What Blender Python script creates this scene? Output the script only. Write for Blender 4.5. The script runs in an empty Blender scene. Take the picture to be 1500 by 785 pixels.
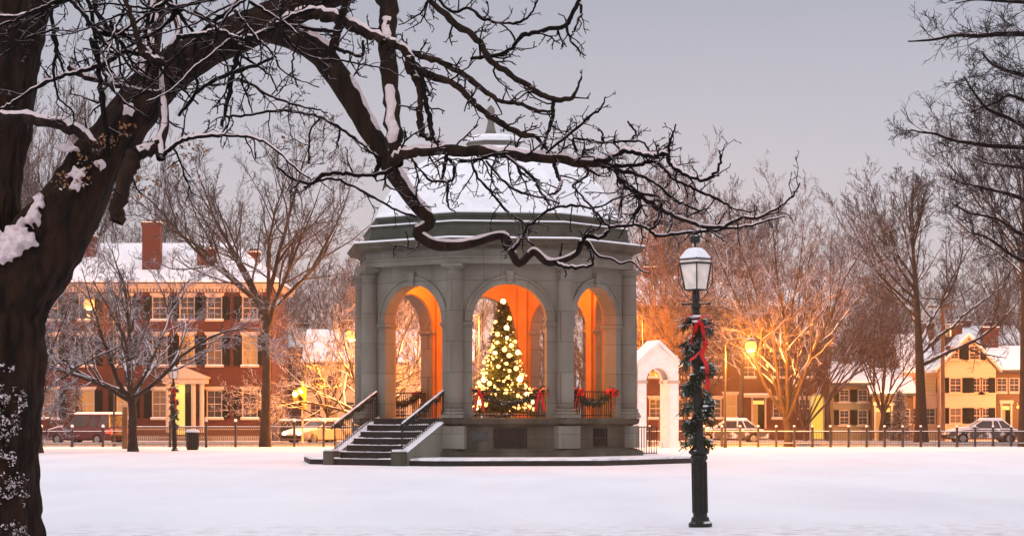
import bpy, bmesh, math, random
import numpy as np
from mathutils import Matrix, Vector, noise

R = math.radians
S = bpy.context.scene
COL = S.collection

# ------------------------------------------------------------------ camera
F = 3200.0          # focal length in pixels of the 1500 px wide photograph
HZ = 612.0          # horizon row
CAMZ = 1.55
cam_d = bpy.data.cameras.new('camera')
cam = bpy.data.objects.new('camera', cam_d)
COL.objects.link(cam)
cam.location = (0, 0, CAMZ)
cam.rotation_euler = (R(90), 0, 0)
cam_d.sensor_width = 36
cam_d.lens = F / 1500 * 36
cam_d.shift_y = (HZ - 392.5) / 1500
cam_d.clip_start = 0.5
cam_d.clip_end = 6000
S.camera = cam

# ------------------------------------------------------------------ sky and sun
SUN_EL, SUN_ROT = R(38), R(205)
w = bpy.data.worlds.new('World')
S.world = w
w.use_nodes = True
nt = w.node_tree
nt.nodes.clear()
N = nt.nodes.new
out = N('ShaderNodeOutputWorld'); bg = N('ShaderNodeBackground')
tc = N('ShaderNodeTexCoord'); sep = N('ShaderNodeSeparateXYZ'); ramp = N('ShaderNodeValToRGB')
nz = N('ShaderNodeTexNoise'); mp = N('ShaderNodeMapping'); add = N('ShaderNodeMath'); sub = N('ShaderNodeMath')
sky = N('ShaderNodeTexSky'); sky.sky_type = 'NISHITA'; sky.sun_disc = False
sky.sun_elevation = SUN_EL; sky.sun_rotation = SUN_ROT
mix = N('ShaderNodeMix'); mix.data_type = 'RGBA'; mix.blend_type = 'ADD'
L = nt.links.new
L(tc.outputs['Generated'], sep.inputs[0])
L(tc.outputs['Generated'], mp.inputs['Vector']); mp.inputs['Scale'].default_value = (1.5, 1.5, 5)
L(mp.outputs[0], nz.inputs['Vector']); nz.inputs['Scale'].default_value = 1.6; nz.inputs['Detail'].default_value = 3
sub.operation = 'MULTIPLY_ADD'; sub.inputs[1].default_value = 0.05; sub.inputs[2].default_value = -0.025
L(nz.outputs['Fac'], sub.inputs[0])
add.operation = 'ADD'; L(sep.outputs['Z'], add.inputs[0]); L(sub.outputs[0], add.inputs[1])
L(add.outputs[0], ramp.inputs['Fac'])
cr = ramp.color_ramp
stops = [(0.0, (.48, .40, .415)), (.055, (.55, .475, .50)), (.11, (.525, .47, .51)), (.19, (.385, .372, .415)),
         (.40, (.78, .77, .83)), (1.0, (1.24, 1.22, 1.31))]
cr.elements[0].position = stops[0][0]; cr.elements[0].color = (*stops[0][1], 1)
cr.elements[1].position = 1.0; cr.elements[1].color = (*stops[-1][1], 1)
for p, c in stops[1:-1]:
    e = cr.elements.new(p); e.color = (*c, 1)
sc = N('ShaderNodeVectorMath'); sc.operation = 'SCALE'; sc.inputs['Scale'].default_value = 0.02
L(sky.outputs[0], sc.inputs[0])
mix.inputs['Factor'].default_value = 1.0
L(ramp.outputs['Color'], mix.inputs['A']); L(sc.outputs[0], mix.inputs['B'])
L(mix.outputs['Result'], bg.inputs['Color'])
bg.inputs['Strength'].default_value = 1.0
L(bg.outputs[0], out.inputs[0])

sun_d = bpy.data.lights.new('sun', 'SUN'); sun_d.energy = 0.55; sun_d.angle = R(25); sun_d.color = (1.0, .94, .93)
sun = bpy.data.objects.new('sun', sun_d); COL.objects.link(sun)
dirv = Vector((math.sin(SUN_ROT) * math.cos(SUN_EL), math.cos(SUN_ROT) * math.cos(SUN_EL), math.sin(SUN_EL)))
sun.rotation_euler = dirv.to_track_quat('Z', 'Y').to_euler()

S.view_settings.view_transform = 'Standard'
S.view_settings.look = 'None'
S.view_settings.exposure = 0
S.view_settings.gamma = 1
S.view_settings.use_curve_mapping = False
S.cycles.max_bounces = 5
S.cycles.diffuse_bounces = 3
S.cycles.transparent_max_bounces = 6
S.cycles.sample_clamp_indirect = 4

# ------------------------------------------------------------------ materials
def newmat(name):
    m = bpy.data.materials.new(name); m.use_nodes = True
    return m, m.node_tree, m.node_tree.nodes['Principled BSDF']

def mat(name, col, rough=.8, var=.25, scale=6, bump=0, bscale=None, snow=0, spec=.3, col2=None, stretch=None, metal=0, snowcol=(.80, .78, .82), detail=5):
    """noise-varied surface; snow>0 lays a snow dusting on upward faces"""
    m, t, b = newmat(name)
    N = t.nodes.new; L = t.links.new
    tc = N('ShaderNodeTexCoord'); mp = N('ShaderNodeMapping'); L(tc.outputs['Object'], mp.inputs['Vector'])
    if stretch: mp.inputs['Scale'].default_value = stretch
    n = N('ShaderNodeTexNoise'); n.inputs['Scale'].default_value = scale; n.inputs['Detail'].default_value = detail
    L(mp.outputs[0], n.inputs['Vector'])
    r = N('ShaderNodeValToRGB'); L(n.outputs['Fac'], r.inputs['Fac'])
    c2 = col2 or tuple(c * (1 - var) for c in col); c1 = col if col2 else tuple(min(1, c * (1 + var)) for c in col)
    r.color_ramp.elements[0].position = .32; r.color_ramp.elements[1].position = .68
    r.color_ramp.elements[0].color = (*c2, 1); r.color_ramp.elements[1].color = (*c1, 1)
    src = r.outputs['Color']
    if snow:
        g = N('ShaderNodeNewGeometry'); s = N('ShaderNodeSeparateXYZ'); L(g.outputs['Normal'], s.inputs[0])
        n2 = N('ShaderNodeTexNoise'); n2.inputs['Scale'].default_value = scale * .7; L(tc.outputs['Object'], n2.inputs['Vector'])
        a = N('ShaderNodeMath'); a.operation = 'MULTIPLY_ADD'; a.inputs[1].default_value = 1.6; L(n2.outputs['Fac'], a.inputs[0]); L(s.outputs['Z'], a.inputs[2])
        mr = N('ShaderNodeMapRange'); mr.inputs['From Min'].default_value = 1.75 - snow; mr.inputs['From Max'].default_value = 1.95 - snow
        L(a.outputs[0], mr.inputs['Value'])
        mx = N('ShaderNodeMix'); mx.data_type = 'RGBA'; L(mr.outputs[0], mx.inputs['Factor']); L(src, mx.inputs['A'])
        mx.inputs['B'].default_value = (*snowcol, 1); src = mx.outputs['Result']
    L(src, b.inputs['Base Color'])
    b.inputs['Roughness'].default_value = rough; b.inputs['Specular IOR Level'].default_value = spec; b.inputs['Metallic'].default_value = metal
    if bump:
        n3 = N('ShaderNodeTexNoise'); n3.inputs['Scale'].default_value = bscale or scale * 3; n3.inputs['Detail'].default_value = 6
        L(mp.outputs[0], n3.inputs['Vector'])
        bp = N('ShaderNodeBump'); bp.inputs['Strength'].default_value = bump; bp.inputs['Distance'].default_value = .05
        L(n3.outputs['Fac'], bp.inputs['Height']); L(bp.outputs[0], b.inputs['Normal'])
    return m

def joints(m, row, wid, dark=.55, size=.010):
    t = m.node_tree; N = t.nodes.new; L = t.links.new; b = t.nodes['Principled BSDF']
    src = b.inputs['Base Color'].links[0].from_socket
    tc = N('ShaderNodeTexCoord'); sp = N('ShaderNodeSeparateXYZ'); L(tc.outputs['Object'], sp.inputs[0]); cb = N('ShaderNodeCombineXYZ')
    a = N('ShaderNodeMath'); a.operation = 'ARCTAN2'; L(sp.outputs['X'], a.inputs[0]); L(sp.outputs['Y'], a.inputs[1])
    s = N('ShaderNodeMath'); s.operation = 'MULTIPLY'; s.inputs[1].default_value = 4.7; L(a.outputs[0], s.inputs[0]); L(s.outputs[0], cb.inputs['X']); L(sp.outputs['Z'], cb.inputs['Y'])
    bt = N('ShaderNodeTexBrick'); L(cb.outputs[0], bt.inputs['Vector']); bt.inputs['Scale'].default_value = 1
    bt.inputs['Brick Width'].default_value = wid; bt.inputs['Row Height'].default_value = row; bt.inputs['Mortar Size'].default_value = size; bt.inputs['Mortar Smooth'].default_value = .3
    bt.inputs['Color1'].default_value = (1, 1, 1, 1); bt.inputs['Color2'].default_value = (.84, .83, .82, 1); bt.inputs['Mortar'].default_value = (dark, dark, dark, 1)
    mx = N('ShaderNodeMix'); mx.data_type = 'RGBA'; mx.blend_type = 'MULTIPLY'; mx.inputs['Factor'].default_value = 1
    L(src, mx.inputs['A']); L(bt.outputs['Color'], mx.inputs['B']); L(mx.outputs['Result'], b.inputs['Base Color'])
def emit(name, col, st, base=(.12, .09, .05)):
    m, t, b = newmat(name)
    b.inputs['Base Color'].default_value = (*base, 1)
    b.inputs['Emission Color'].default_value = (*col, 1); b.inputs['Emission Strength'].default_value = st
    return m

def brick(name, c1, c2, mortar, snow=0):
    m, t, b = newmat(name)
    N = t.nodes.new; L = t.links.new
    tc = N('ShaderNodeTexCoord'); sp = N('ShaderNodeSeparateXYZ'); L(tc.outputs['Object'], sp.inputs[0])
    a = N('ShaderNodeMath'); a.operation = 'ADD'; L(sp.outputs['X'], a.inputs[0]); L(sp.outputs['Y'], a.inputs[1])
    cb = N('ShaderNodeCombineXYZ'); L(a.outputs[0], cb.inputs['X']); L(sp.outputs['Z'], cb.inputs['Y'])
    bt = N('ShaderNodeTexBrick'); L(cb.outputs[0], bt.inputs['Vector'])
    bt.inputs['Scale'].default_value = 1; bt.inputs['Brick Width'].default_value = .24; bt.inputs['Row Height'].default_value = .085
    bt.inputs['Mortar Size'].default_value = .008
    bt.inputs['Color1'].default_value = (*c1, 1); bt.inputs['Color2'].default_value = (*c2, 1); bt.inputs['Mortar'].default_value = (*mortar, 1)
    n = N('ShaderNodeTexNoise'); n.inputs['Scale'].default_value = .8; n.inputs['Detail'].default_value = 6; L(tc.outputs['Object'], n.inputs['Vector'])
    mr = N('ShaderNodeMapRange'); L(n.outputs['Fac'], mr.inputs['Value']); mr.inputs['To Min'].default_value = .6; mr.inputs['To Max'].default_value = 1.35
    v = N('ShaderNodeVectorMath'); v.operation = 'SCALE'; L(bt.outputs['Color'], v.inputs[0]); L(mr.outputs[0], v.inputs['Scale'])
    L(v.outputs[0], b.inputs['Base Color']); b.inputs['Roughness'].default_value = .9
    bp = N('ShaderNodeBump'); bp.inputs['Strength'].default_value = .4; bp.inputs['Distance'].default_value = .01; L(bt.outputs['Fac'], bp.inputs['Height']); bp.invert = True
    L(bp.outputs[0], b.inputs['Normal'])
    return m

def snowmat(name, col=(.86, .85, .88), scale=3.0, bump=.35, glit=0):
    m, t, b = newmat(name)
    N = t.nodes.new; L = t.links.new
    tc = N('ShaderNodeTexCoord')
    n = N('ShaderNodeTexNoise'); n.inputs['Scale'].default_value = scale; n.inputs['Detail'].default_value = 8; n.inputs['Roughness'].default_value = .6
    L(tc.outputs['Object'], n.inputs['Vector'])
    bp = N('ShaderNodeBump'); bp.inputs['Strength'].default_value = bump; bp.inputs['Distance'].default_value = .08
    L(n.outputs['Fac'], bp.inputs['Height']); L(bp.outputs[0], b.inputs['Normal'])
    r = N('ShaderNodeValToRGB'); L(n.outputs['Fac'], r.inputs['Fac'])
    r.color_ramp.elements[0].color = (*[c * .9 for c in col], 1); r.color_ramp.elements[1].color = (*col, 1)
    r.color_ramp.elements[0].position = .35; r.color_ramp.elements[1].position = .6
    L(r.outputs['Color'], b.inputs['Base Color'])
    b.inputs['Roughness'].default_value = .75; b.inputs['Specular IOR Level'].default_value = .25
    return m

M = {}
M['snow'] = snowmat('snow')
M['limb_snow'] = snowmat('limb snow tinted with lamp pink', (.86, .70, .70), 25, .6)  # pink of the warm lamplight mixed into the snow colour
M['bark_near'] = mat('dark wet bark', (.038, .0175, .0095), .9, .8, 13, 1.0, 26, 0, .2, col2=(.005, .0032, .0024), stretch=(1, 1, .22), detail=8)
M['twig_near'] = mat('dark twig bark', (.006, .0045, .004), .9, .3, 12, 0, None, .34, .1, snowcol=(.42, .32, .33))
M['bark_mid'] = mat('grey bark', (.030, .021, .016), .9, .4, 3, .5, 12, .34, .2)
M['twig_mid'] = mat('snow dusted twigs', (.042, .027, .021), .9, .35, 1.5, 0, None, .78, .2, snowcol=(.66, .62, .66))
M['twig_dark'] = mat('bare twigs', (.030, .022, .019), .9, .35, 1.5, 0, None, .42, .2, snowcol=(.45, .42, .45))
M['twig_far'] = mat('distant reddish twigs', (.075, .042, .035), .95, .3, .6, 0, None, .45, .1, snowcol=(.5, .45, .47))
M['twig_far2'] = mat('distant grey twigs', (.055, .042, .040), .95, .3, .6, 0, None, .60, .1, snowcol=(.52, .48, .51))
M['stone'] = mat('weathered granite', (.215, .208, .178), .9, .22, 1.1, .5, 30, .0, .2, col2=(.150, .138, .110), stretch=(1, 1, .45), detail=9)
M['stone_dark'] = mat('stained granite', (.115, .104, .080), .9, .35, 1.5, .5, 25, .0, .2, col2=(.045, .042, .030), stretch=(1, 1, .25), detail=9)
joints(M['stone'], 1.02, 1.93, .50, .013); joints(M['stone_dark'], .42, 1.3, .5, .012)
M['stone_in'] = mat('plaster tinted with lamp orange', (.34, .165, .060), .85, .12, 2, .1)  # orange of the interior lamps partly put into the plaster colour
M['copper'] = mat('dull green copper', (.040, .044, .032), .7, .3, 2, .15, 20, 0, .3)
M['step'] = mat('wet dark granite', (.012, .013, .012), .6, .4, 5, .3, 30, .10, .25)
M['iron'] = mat('black iron', (.012, .013, .014), .45, .3, 12, 0, None, .30, .5)
M['iron_clean'] = mat('black painted iron', (.008, .011, .010), .45, .5, 9, .3, 40, .12, .28)
M['white'] = mat('white painted wood', (.82, .80, .77), .6, .08, 3, .08, 20)
M['trim'] = mat('pale painted trim', (.46, .37, .30), .7, .08, 3)
M['shutter'] = mat('dark green shutters', (.006, .009, .008), .75, .2, 6, spec=.08)
M['brick'] = brick('red brick', (.085, .015, .007), (.058, .011, .006), (.055, .024, .015))
M['brick_dark'] = brick('dull red brick', (.095, .018, .010), (.066, .014, .009), (.065, .03, .02))
M['yellow'] = mat('ochre clapboard', (.62, .39, .24), .8, .1, 2, .35, 1, stretch=(.05, .05, 16))
M['beige'] = mat('beige clapboard', (.22, .17, .105), .8, .12, 2, .3, 1, stretch=(.05, .05, 16))
M['cream'] = mat('cream clapboard', (.58, .48, .30), .8, .1, 2, .3, 1, stretch=(.05, .05, 16))
M['brown'] = mat('brown clapboard', (.13, .07, .035), .8, .15, 2, .3, 1, stretch=(.05, .05, 16))
M['glass'] = mat('dark window glass', (.035, .030, .030), .12, .5, 1.2, 0, None, 0, .6)
M['glass_warm'] = emit('warm glowing window', (1, .36, .07), .42)
M['glass_dim'] = emit('dim warm glowing window', (1, .30, .08), .15, (.05, .04, .04))
M['door_glow'] = emit('lit doorway', (1, .58, .13), 1.3)
M['arch_glow'] = emit('lit arched panel', (1, .60, .06), .95)
M['roof'] = mat('slate', (.06, .058, .062), .8, .2, 4)
M['asphalt'] = mat('slushy asphalt', (.10, .085, .08), .6, .5, 1.2, .3, 8)
M['kerb'] = mat('granite kerb', (.28, .27, .26), .85, .15, 5, .2, 20, .5)
M['evergreen'] = mat('evergreen needles', (.014, .040, .018), .6, .5, 9, 0, None, .22, .3, snowcol=(.62, .66, .68))
M['needles'] = mat('christmas tree needles', (.045, .062, .018), .7, .4, 6)
M['garland'] = mat('garland greenery', (.014, .030, .016), .7, .4, 9, 0, None, .12, .3, snowcol=(.5, .53, .53))
M['red'] = mat('red ribbon', (.62, .012, .014), .45, .15, 4)
M['bulb'] = emit('warm christmas bulb', (1, .47, .13), 5)
M['bulb2'] = emit('bright christmas bulb', (1, .55, .22), 9)
M['sodium'] = emit('sodium lamp glass', (1, .34, .065), 2.5)
M['lamp_on'] = emit('interior lamp', (1, .42, .10), 10)
M['milk'] = mat('frosted lantern glass', (.80, .68, .60), .25, .25, 5)
M['leaf'] = mat('dry brown leaves', (.22, .10, .045), .8, .5, 15, 0, None, .1)
M['ivy'] = mat('snowy ivy', (.028, .026, .022), .8, .4, 14, 0, None, .75, .2, snowcol=(.60, .53, .54))
M['tyre'] = mat('tyre rubber', (.012, .012, .012), .9, .2, 9)
M['metal'] = mat('grey metal', (.32, .32, .33), .35, .1, 5, metal=.7)
M['car_dark'] = mat('dark red car paint', (.070, .012, .012), .25, .1, 2, spec=.6)
M['car_pale'] = mat('pale car paint', (.42, .36, .30), .35, .1, 2, snow=.45, spec=.5)
M['car_grey'] = mat('snow dusted car paint', (.07, .065, .065), .45, .1, 3, snow=.95, spec=.4)
M['headlight'] = emit('lit headlight', (1, .78, .45), 14)
M['taillight'] = emit('lit tail light', (1, .03, .02), 4)
M['lens_off'] = mat('unlit lens', (.20, .02, .02), .2, .1, 5)
M['lens_clear'] = mat('unlit clear lens', (.5, .5, .5), .15, .1, 5)
M['signal_yellow'] = mat('yellow signal housing', (.62, .38, .04), .5, .1, 5)
M['signal_lit'] = emit('lit signal lens', (1, .80, .12), 9)
M['signal_off'] = mat('dark signal lens', (.03, .03, .02), .3, .1, 5)
M['sign'] = mat('orange sign sheeting', (.80, .27, .02), .5, .08, 5)
M['wood'] = mat('brown wooden post', (.20, .10, .05), .9, .3, 5, .4, 20, stretch=(1, 1, .2))
M['bronze'] = mat('bronze plaque', (.055, .060, .060), .45, .3, 8, .3, 40, metal=.5)
M['grille'] = mat('dark grille', (.008, .009, .009), .6, .3, 8)

# ------------------------------------------------------------------ mesh helpers
class MB:
    def __init__(s): s.v = []; s.f = []; s.T = None
    def _a(s, vs, fs):
        o = len(s.v)
        if s.T is not None: vs = [s.T @ Vector(p) for p in vs]
        s.v += [tuple(p) for p in vs]; s.f += [tuple(i + o for i in f) for f in fs]
        return s
    def box(s, x0, x1, y0, y1, z0, z1):
        v = [(x, y, z) for z in (z0, z1) for y in (y0, y1) for x in (x0, x1)]
        return s._a(v, [(0, 2, 3, 1), (4, 5, 7, 6), (0, 1, 5, 4), (2, 6, 7, 3), (0, 4, 6, 2), (1, 3, 7, 5)])
    def hexa(s, b, t):     # bottom 4, top 4, ccw
        return s._a(list(b) + list(t), [(3, 2, 1, 0), (4, 5, 6, 7), (0, 1, 5, 4), (1, 2, 6, 5), (2, 3, 7, 6), (3, 0, 4, 7)])
    def prism(s, poly, axis, a, b):
        def P(p, c): return {'y': (p[0], c, p[1]), 'z': (p[0], p[1], c), 'x': (c, p[0], p[1])}[axis]
        n = len(poly); v = [P(p, a) for p in poly] + [P(p, b) for p in poly]
        return s._a(v, [tuple(range(n)), tuple(range(2 * n - 1, n - 1, -1))] + [(i, (i + 1) % n, n + (i + 1) % n, n + i) for i in range(n)])
    def lathe(s, prof, n=16, c=(0, 0), ph=0, cap=True):
        v = []; f = []
        for r, z in prof:
            for i in range(n):
                a = ph + 2 * math.pi * i / n; v.append((c[0] + r * math.cos(a), c[1] + r * math.sin(a), z))
        for k in range(len(prof) - 1):
            for i in range(n):
                j = (i + 1) % n; f.append((k * n + i, k * n + j, (k + 1) * n + j, (k + 1) * n + i))
        if cap:
            f.append(tuple(range(n - 1, -1, -1))); m = (len(prof) - 1) * n; f.append(tuple(range(m, m + n)))
        return s._a(v, f)
    def ball(s, c, r, n=10, m=7, jit=0, rng=None):
        rx, ry, rz = (r, r, r) if isinstance(r, (int, float)) else r
        v = [(c[0], c[1], c[2] - rz)]; f = []
        for k in range(1, m):
            a = -math.pi / 2 + math.pi * k / m
            for i in range(n):
                b = 2 * math.pi * i / n; q = 1 + (rng.uniform(-jit, jit) if jit else 0)
                v.append((c[0] + rx * q * math.cos(a) * math.cos(b), c[1] + ry * q * math.cos(a) * math.sin(b), c[2] + rz * q * math.sin(a)))
        v.append((c[0], c[1], c[2] + rz)); e = len(v) - 1
        for i in range(n): f.append((0, 1 + (i + 1) % n, 1 + i))
        for k in range(m - 2):
            for i in range(n):
                j = (i + 1) % n; f.append((1 + k * n + i, 1 + k * n + j, 1 + (k + 1) * n + j, 1 + (k + 1) * n + i))
        for i in range(n): f.append((e, 1 + (m - 2) * n + i, 1 + (m - 2) * n + (i + 1) % n))
        return s._a(v, f)
    def tube(s, pts, r, n=8):
        pts = np.array([tuple(p) for p in pts], float); rr = np.full(len(pts), r, float) if np.isscalar(r) else np.array(r, float)
        v, q = tubes([(pts, rr)], n)
        fs = [tuple(a) for a in q]; m = (len(pts) - 1) * n
        fs += [tuple(range(n - 1, -1, -1)), tuple(range(m, m + n))]
        return s._a([tuple(p) for p in v], fs)
    def quad(s, *p): return s._a(p, [tuple(range(len(p)))])
    def strip(s, pts, wvec, th=0):
        v = []
        for p, w_ in zip(pts, wvec): v += [tuple(Vector(p) - Vector(w_)), tuple(Vector(p) + Vector(w_))]
        return s._a(v, [(2 * i, 2 * i + 1, 2 * i + 3, 2 * i + 2) for i in range(len(pts) - 1)])
    def build(s, name, m, parent=None, smooth=False, bevel=0, recalc=True):
        me = bpy.data.meshes.new(name); me.from_pydata(s.v, [], s.f)
        if recalc or bevel:
            b = bmesh.new(); b.from_mesh(me)
            bmesh.ops.recalc_face_normals(b, faces=b.faces)
            b.to_mesh(me); b.free()
        me.materials.append(m)
        if smooth: me.polygons.foreach_set('use_smooth', [True] * len(me.polygons))
        o = bpy.data.objects.new(name, me); COL.objects.link(o)
        if parent: o.parent = parent
        if bevel:
            md = o.modifiers.new('bevel', 'BEVEL'); md.width = bevel; md.segments = 2; md.limit_method = 'ANGLE'; md.angle_limit = R(40)
        return o

def tubes(polys, n):
    """vectorised tubes: polys = [(pts (k,3), radii (k))] -> verts, quads"""
    groups = {}
    for p, r in polys: groups.setdefault(len(p), []).append((p, r))
    V = []; Q = []; off = 0
    for k, g in groups.items():
        P = np.array([a for a, _ in g], float); Rr = np.array([b for _, b in g], float)      # (m,k,3),(m,k)
        T = np.gradient(P, axis=1); T /= np.linalg.norm(T, axis=2, keepdims=True) + 1e-9
        avg = (P[:, -1] - P[:, 0]); ref = np.zeros_like(avg); ref[np.arange(len(g)), np.argmin(np.abs(avg), axis=1)] = 1
        U = np.cross(T, ref[:, None, :]); U /= np.linalg.norm(U, axis=2, keepdims=True) + 1e-9
        W = np.cross(T, U)
        a = np.arange(n) * 2 * math.pi / n
        vv = P[:, :, None, :] + Rr[:, :, None, None] * (np.cos(a)[None, None, :, None] * U[:, :, None, :] + np.sin(a)[None, None, :, None] * W[:, :, None, :])
        m = len(g); V.append(vv.reshape(-1, 3))
        base = (np.arange(m) * k * n)[:, None, None] + (np.arange(k - 1) * n)[None, :, None]
        i = np.arange(n)[None, None, :]; j = (np.arange(n) + 1)[None, None, :] % n
        q = np.stack([base + i, base + n + i, base + n + j, base + j], -1)
        Q.append(q.reshape(-1, 4) + off); off += m * k * n
    if not V: return np.zeros((0, 3)), np.zeros((0, 4), int)
    return np.concatenate(V), np.concatenate(Q)

def mesh_np(name, V, Q, m, parent=None, smooth=True):
    me = bpy.data.meshes.new(name)
    me.vertices.add(len(V)); me.vertices.foreach_set('co', np.asarray(V, np.float32).ravel())
    me.loops.add(Q.size); me.loops.foreach_set('vertex_index', np.asarray(Q, np.int32).ravel())
    me.polygons.add(len(Q)); k = Q.shape[1]
    me.polygons.foreach_set('loop_start', np.arange(0, Q.size, k, dtype=np.int32))
    me.polygons.foreach_set('use_smooth', [smooth] * len(Q))
    me.update(calc_edges=True); me.validate()
    me.materials.append(m)
    o = bpy.data.objects.new(name, me); COL.objects.link(o)
    if parent: o.parent = parent
    return o

def tag(o, label=None, cat=None, group=None, kind=None):
    if label: o['label'] = label
    if cat: o['category'] = cat
    if group: o['group'] = group
    if kind: o['kind'] = kind
    return o

def thing(name, loc, label, cat, group=None, rz=0, rx=0, ry=0):
    o = bpy.data.objects.new(name, None); COL.objects.link(o)
    o.empty_display_size = .3
    o.location = loc; o.rotation_euler = (rx, ry, rz)
    return tag(o, label, cat, group)

def copy_tree(o, parent=None):
    c = o.copy(); COL.objects.link(c); c.parent = parent
    for ch in [x for x in COL.objects if x.parent == o]: copy_tree(ch, c)
    return c

def X(px, Y): return (px - 750) * Y / F
def Z(py, Y): return CAMZ + (HZ - py) * Y / F
def PT(px, py, Y): return np.array((X(px, Y), Y, Z(py, Y)))

def point_light(name, loc, power, col, rad=.15, parent=None):
    d = bpy.data.lights.new(name, 'POINT'); d.energy = power; d.color = col; d.shadow_soft_size = rad
    o = bpy.data.objects.new(name, d); COL.objects.link(o); o.location = loc
    if parent: o.parent = parent
    return o

# ------------------------------------------------------------------ the setting
def ground():
    xs = sorted(set([-2500, -900, -400, -200, -120, -80] + [x * 1.0 for x in range(-60, 61)] + [80, 120, 200, 400, 900, 2500]))
    ys = sorted(set([-300, -80, -20, 0, 10] + [10 + y * .6 for y in range(0, 190)] + [126, 130, 140, 160, 200, 260, 400, 800, 1600, 4000]))
    V = []
    for y in ys:
        for x in xs:
            z = 0
            if 5 < y < 122 and abs(x) < 62:
                d = math.hypot(x + .65, y - 77)
                f = min(1, max(0, (d - 7.5) / 3)) * min(1, max(0, (118 - y) / 4))
                z = (noise.noise(Vector((x * .12, y * .10, 0))) * .10 + noise.noise(Vector((x * .5, y * .5, 5))) * .045) * f
                if y < 36: z += noise.noise(Vector((x * 1.7, y * 1.7, 9))) * .03 * min(1, (36 - y) / 5)
            V.append((x, y, z))
    nx = len(xs); Q = [(j * nx + i, j * nx + i + 1, (j + 1) * nx + i + 1, (j + 1) * nx + i) for j in range(len(ys) - 1) for i in range(nx - 1)]
    o = mesh_np('ground', np.array(V), np.array(Q), GM, smooth=True)
    tag(o, 'snow covered lawn of the common', None, None, 'structure')
GM, t, b = newmat('trodden snow')
n1 = t.nodes.new('ShaderNodeTexNoise'); n1.inputs['Scale'].default_value = 9; n1.inputs['Detail'].default_value = 9; n1.inputs['Roughness'].default_value = .68
n2 = t.nodes.new('ShaderNodeTexNoise'); n2.inputs['Scale'].default_value = .35; n2.inputs['Detail'].default_value = 6
tcg = t.nodes.new('ShaderNodeTexCoord')
mpg = t.nodes.new('ShaderNodeMapping'); mpg.inputs['Scale'].default_value = (1, .25, 1)
t.links.new(tcg.outputs['Object'], n1.inputs['Vector']); t.links.new(tcg.outputs['Object'], mpg.inputs['Vector']); t.links.new(mpg.outputs[0], n2.inputs['Vector'])
rg = t.nodes.new('ShaderNodeValToRGB'); t.links.new(n2.outputs['Fac'], rg.inputs['Fac'])
rg.color_ramp.elements[0].position = .3; rg.color_ramp.elements[0].color = (.83, .81, .86, 1)
rg.color_ramp.elements[1].position = .62; rg.color_ramp.elements[1].color = (.90, .90, .94, 1)
t.links.new(rg.outputs['Color'], b.inputs['Base Color'])
# scraped patches of thin snow close to the path in the foreground
spy = t.nodes.new('ShaderNodeSeparateXYZ'); t.links.new(tcg.outputs['Object'], spy.inputs[0])
n4 = t.nodes.new('ShaderNodeTexNoise'); n4.inputs['Scale'].default_value = 3.2; n4.inputs['Detail'].default_value = 9; n4.inputs['Roughness'].default_value = .7
t.links.new(tcg.outputs['Object'], n4.inputs['Vector'])
m1 = t.nodes.new('ShaderNodeMapRange'); m1.inputs['From Min'].default_value = 33; m1.inputs['From Max'].default_value = 29; t.links.new(spy.outputs['Y'], m1.inputs['Value'])
m2 = t.nodes.new('ShaderNodeMapRange'); m2.inputs['From Min'].default_value = .47; m2.inputs['From Max'].default_value = .62; t.links.new(n4.outputs['Fac'], m2.inputs['Value'])
mm = t.nodes.new('ShaderNodeMath'); mm.operation = 'MULTIPLY'; t.links.new(m1.outputs[0], mm.inputs[0]); t.links.new(m2.outputs[0], mm.inputs[1])
mxg = t.nodes.new('ShaderNodeMix'); mxg.data_type = 'RGBA'; t.links.new(mm.outputs[0], mxg.inputs['Factor']); t.links.new(rg.outputs['Color'], mxg.inputs['A'])
mxg.inputs['B'].default_value = (.64, .58, .60, 1); t.links.new(mxg.outputs['Result'], b.inputs['Base Color'])
bpg = t.nodes.new('ShaderNodeBump'); bpg.inputs['Strength'].default_value = .8; bpg.inputs['Distance'].default_value = .10
t.links.new(n1.outputs['Fac'], bpg.inputs['Height']); t.links.new(bpg.outputs[0], b.inputs['Normal'])
b.inputs['Roughness'].default_value = .8; b.inputs['Specular IOR Level'].default_value = .2
ground()

m = MB(); m.box(-160, 160, 119.2, 131, -.2, .03); tag(m.build('street', M['asphalt']), 'slushy street beyond the lawn', None, None, 'structure')
m = MB(); m.box(-160, 160, 118.9, 119.15, -.2, .15); m.box(-160, 160, 131.05, 131.3, -.2, .16)
tag(m.build('kerb', M['kerb']), 'granite kerbs along the street', None, None, 'structure')
m = MB(); m.box(-160, 160, 131.32, 135, -.2, .14); tag(m.build('pavement', M['snow']), 'snowy far pavement', None, None, 'structure')

# ------------------------------------------------------------------ bandstand
BX, BY = X(723, 77), 77.0
bs = thing('bandstand', (BX, BY, 0), 'octagonal granite bandstand with round arches and snow covered dome', 'bandstand')
PHI0 = R(7.5)
def OCT(Rv): return [(Rv * math.sin(R(-15) + k * math.pi / 4), -Rv * math.cos(R(-15) + k * math.pi / 4)) for k in range(8)]
def octlathe(prof, phase=R(-15) - math.pi / 2):
    m = MB(); m.lathe(prof, 8, (0, 0), phase); return m
C8 = math.cos(math.pi / 8)
RV = 4.74; AP = RV * C8; SIDE = 2 * RV * math.sin(math.pi / 8)
FZ = 1.55; SPR = FZ + 3.22; AR = 1.25; WT = 6.62; TH = .5
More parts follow.
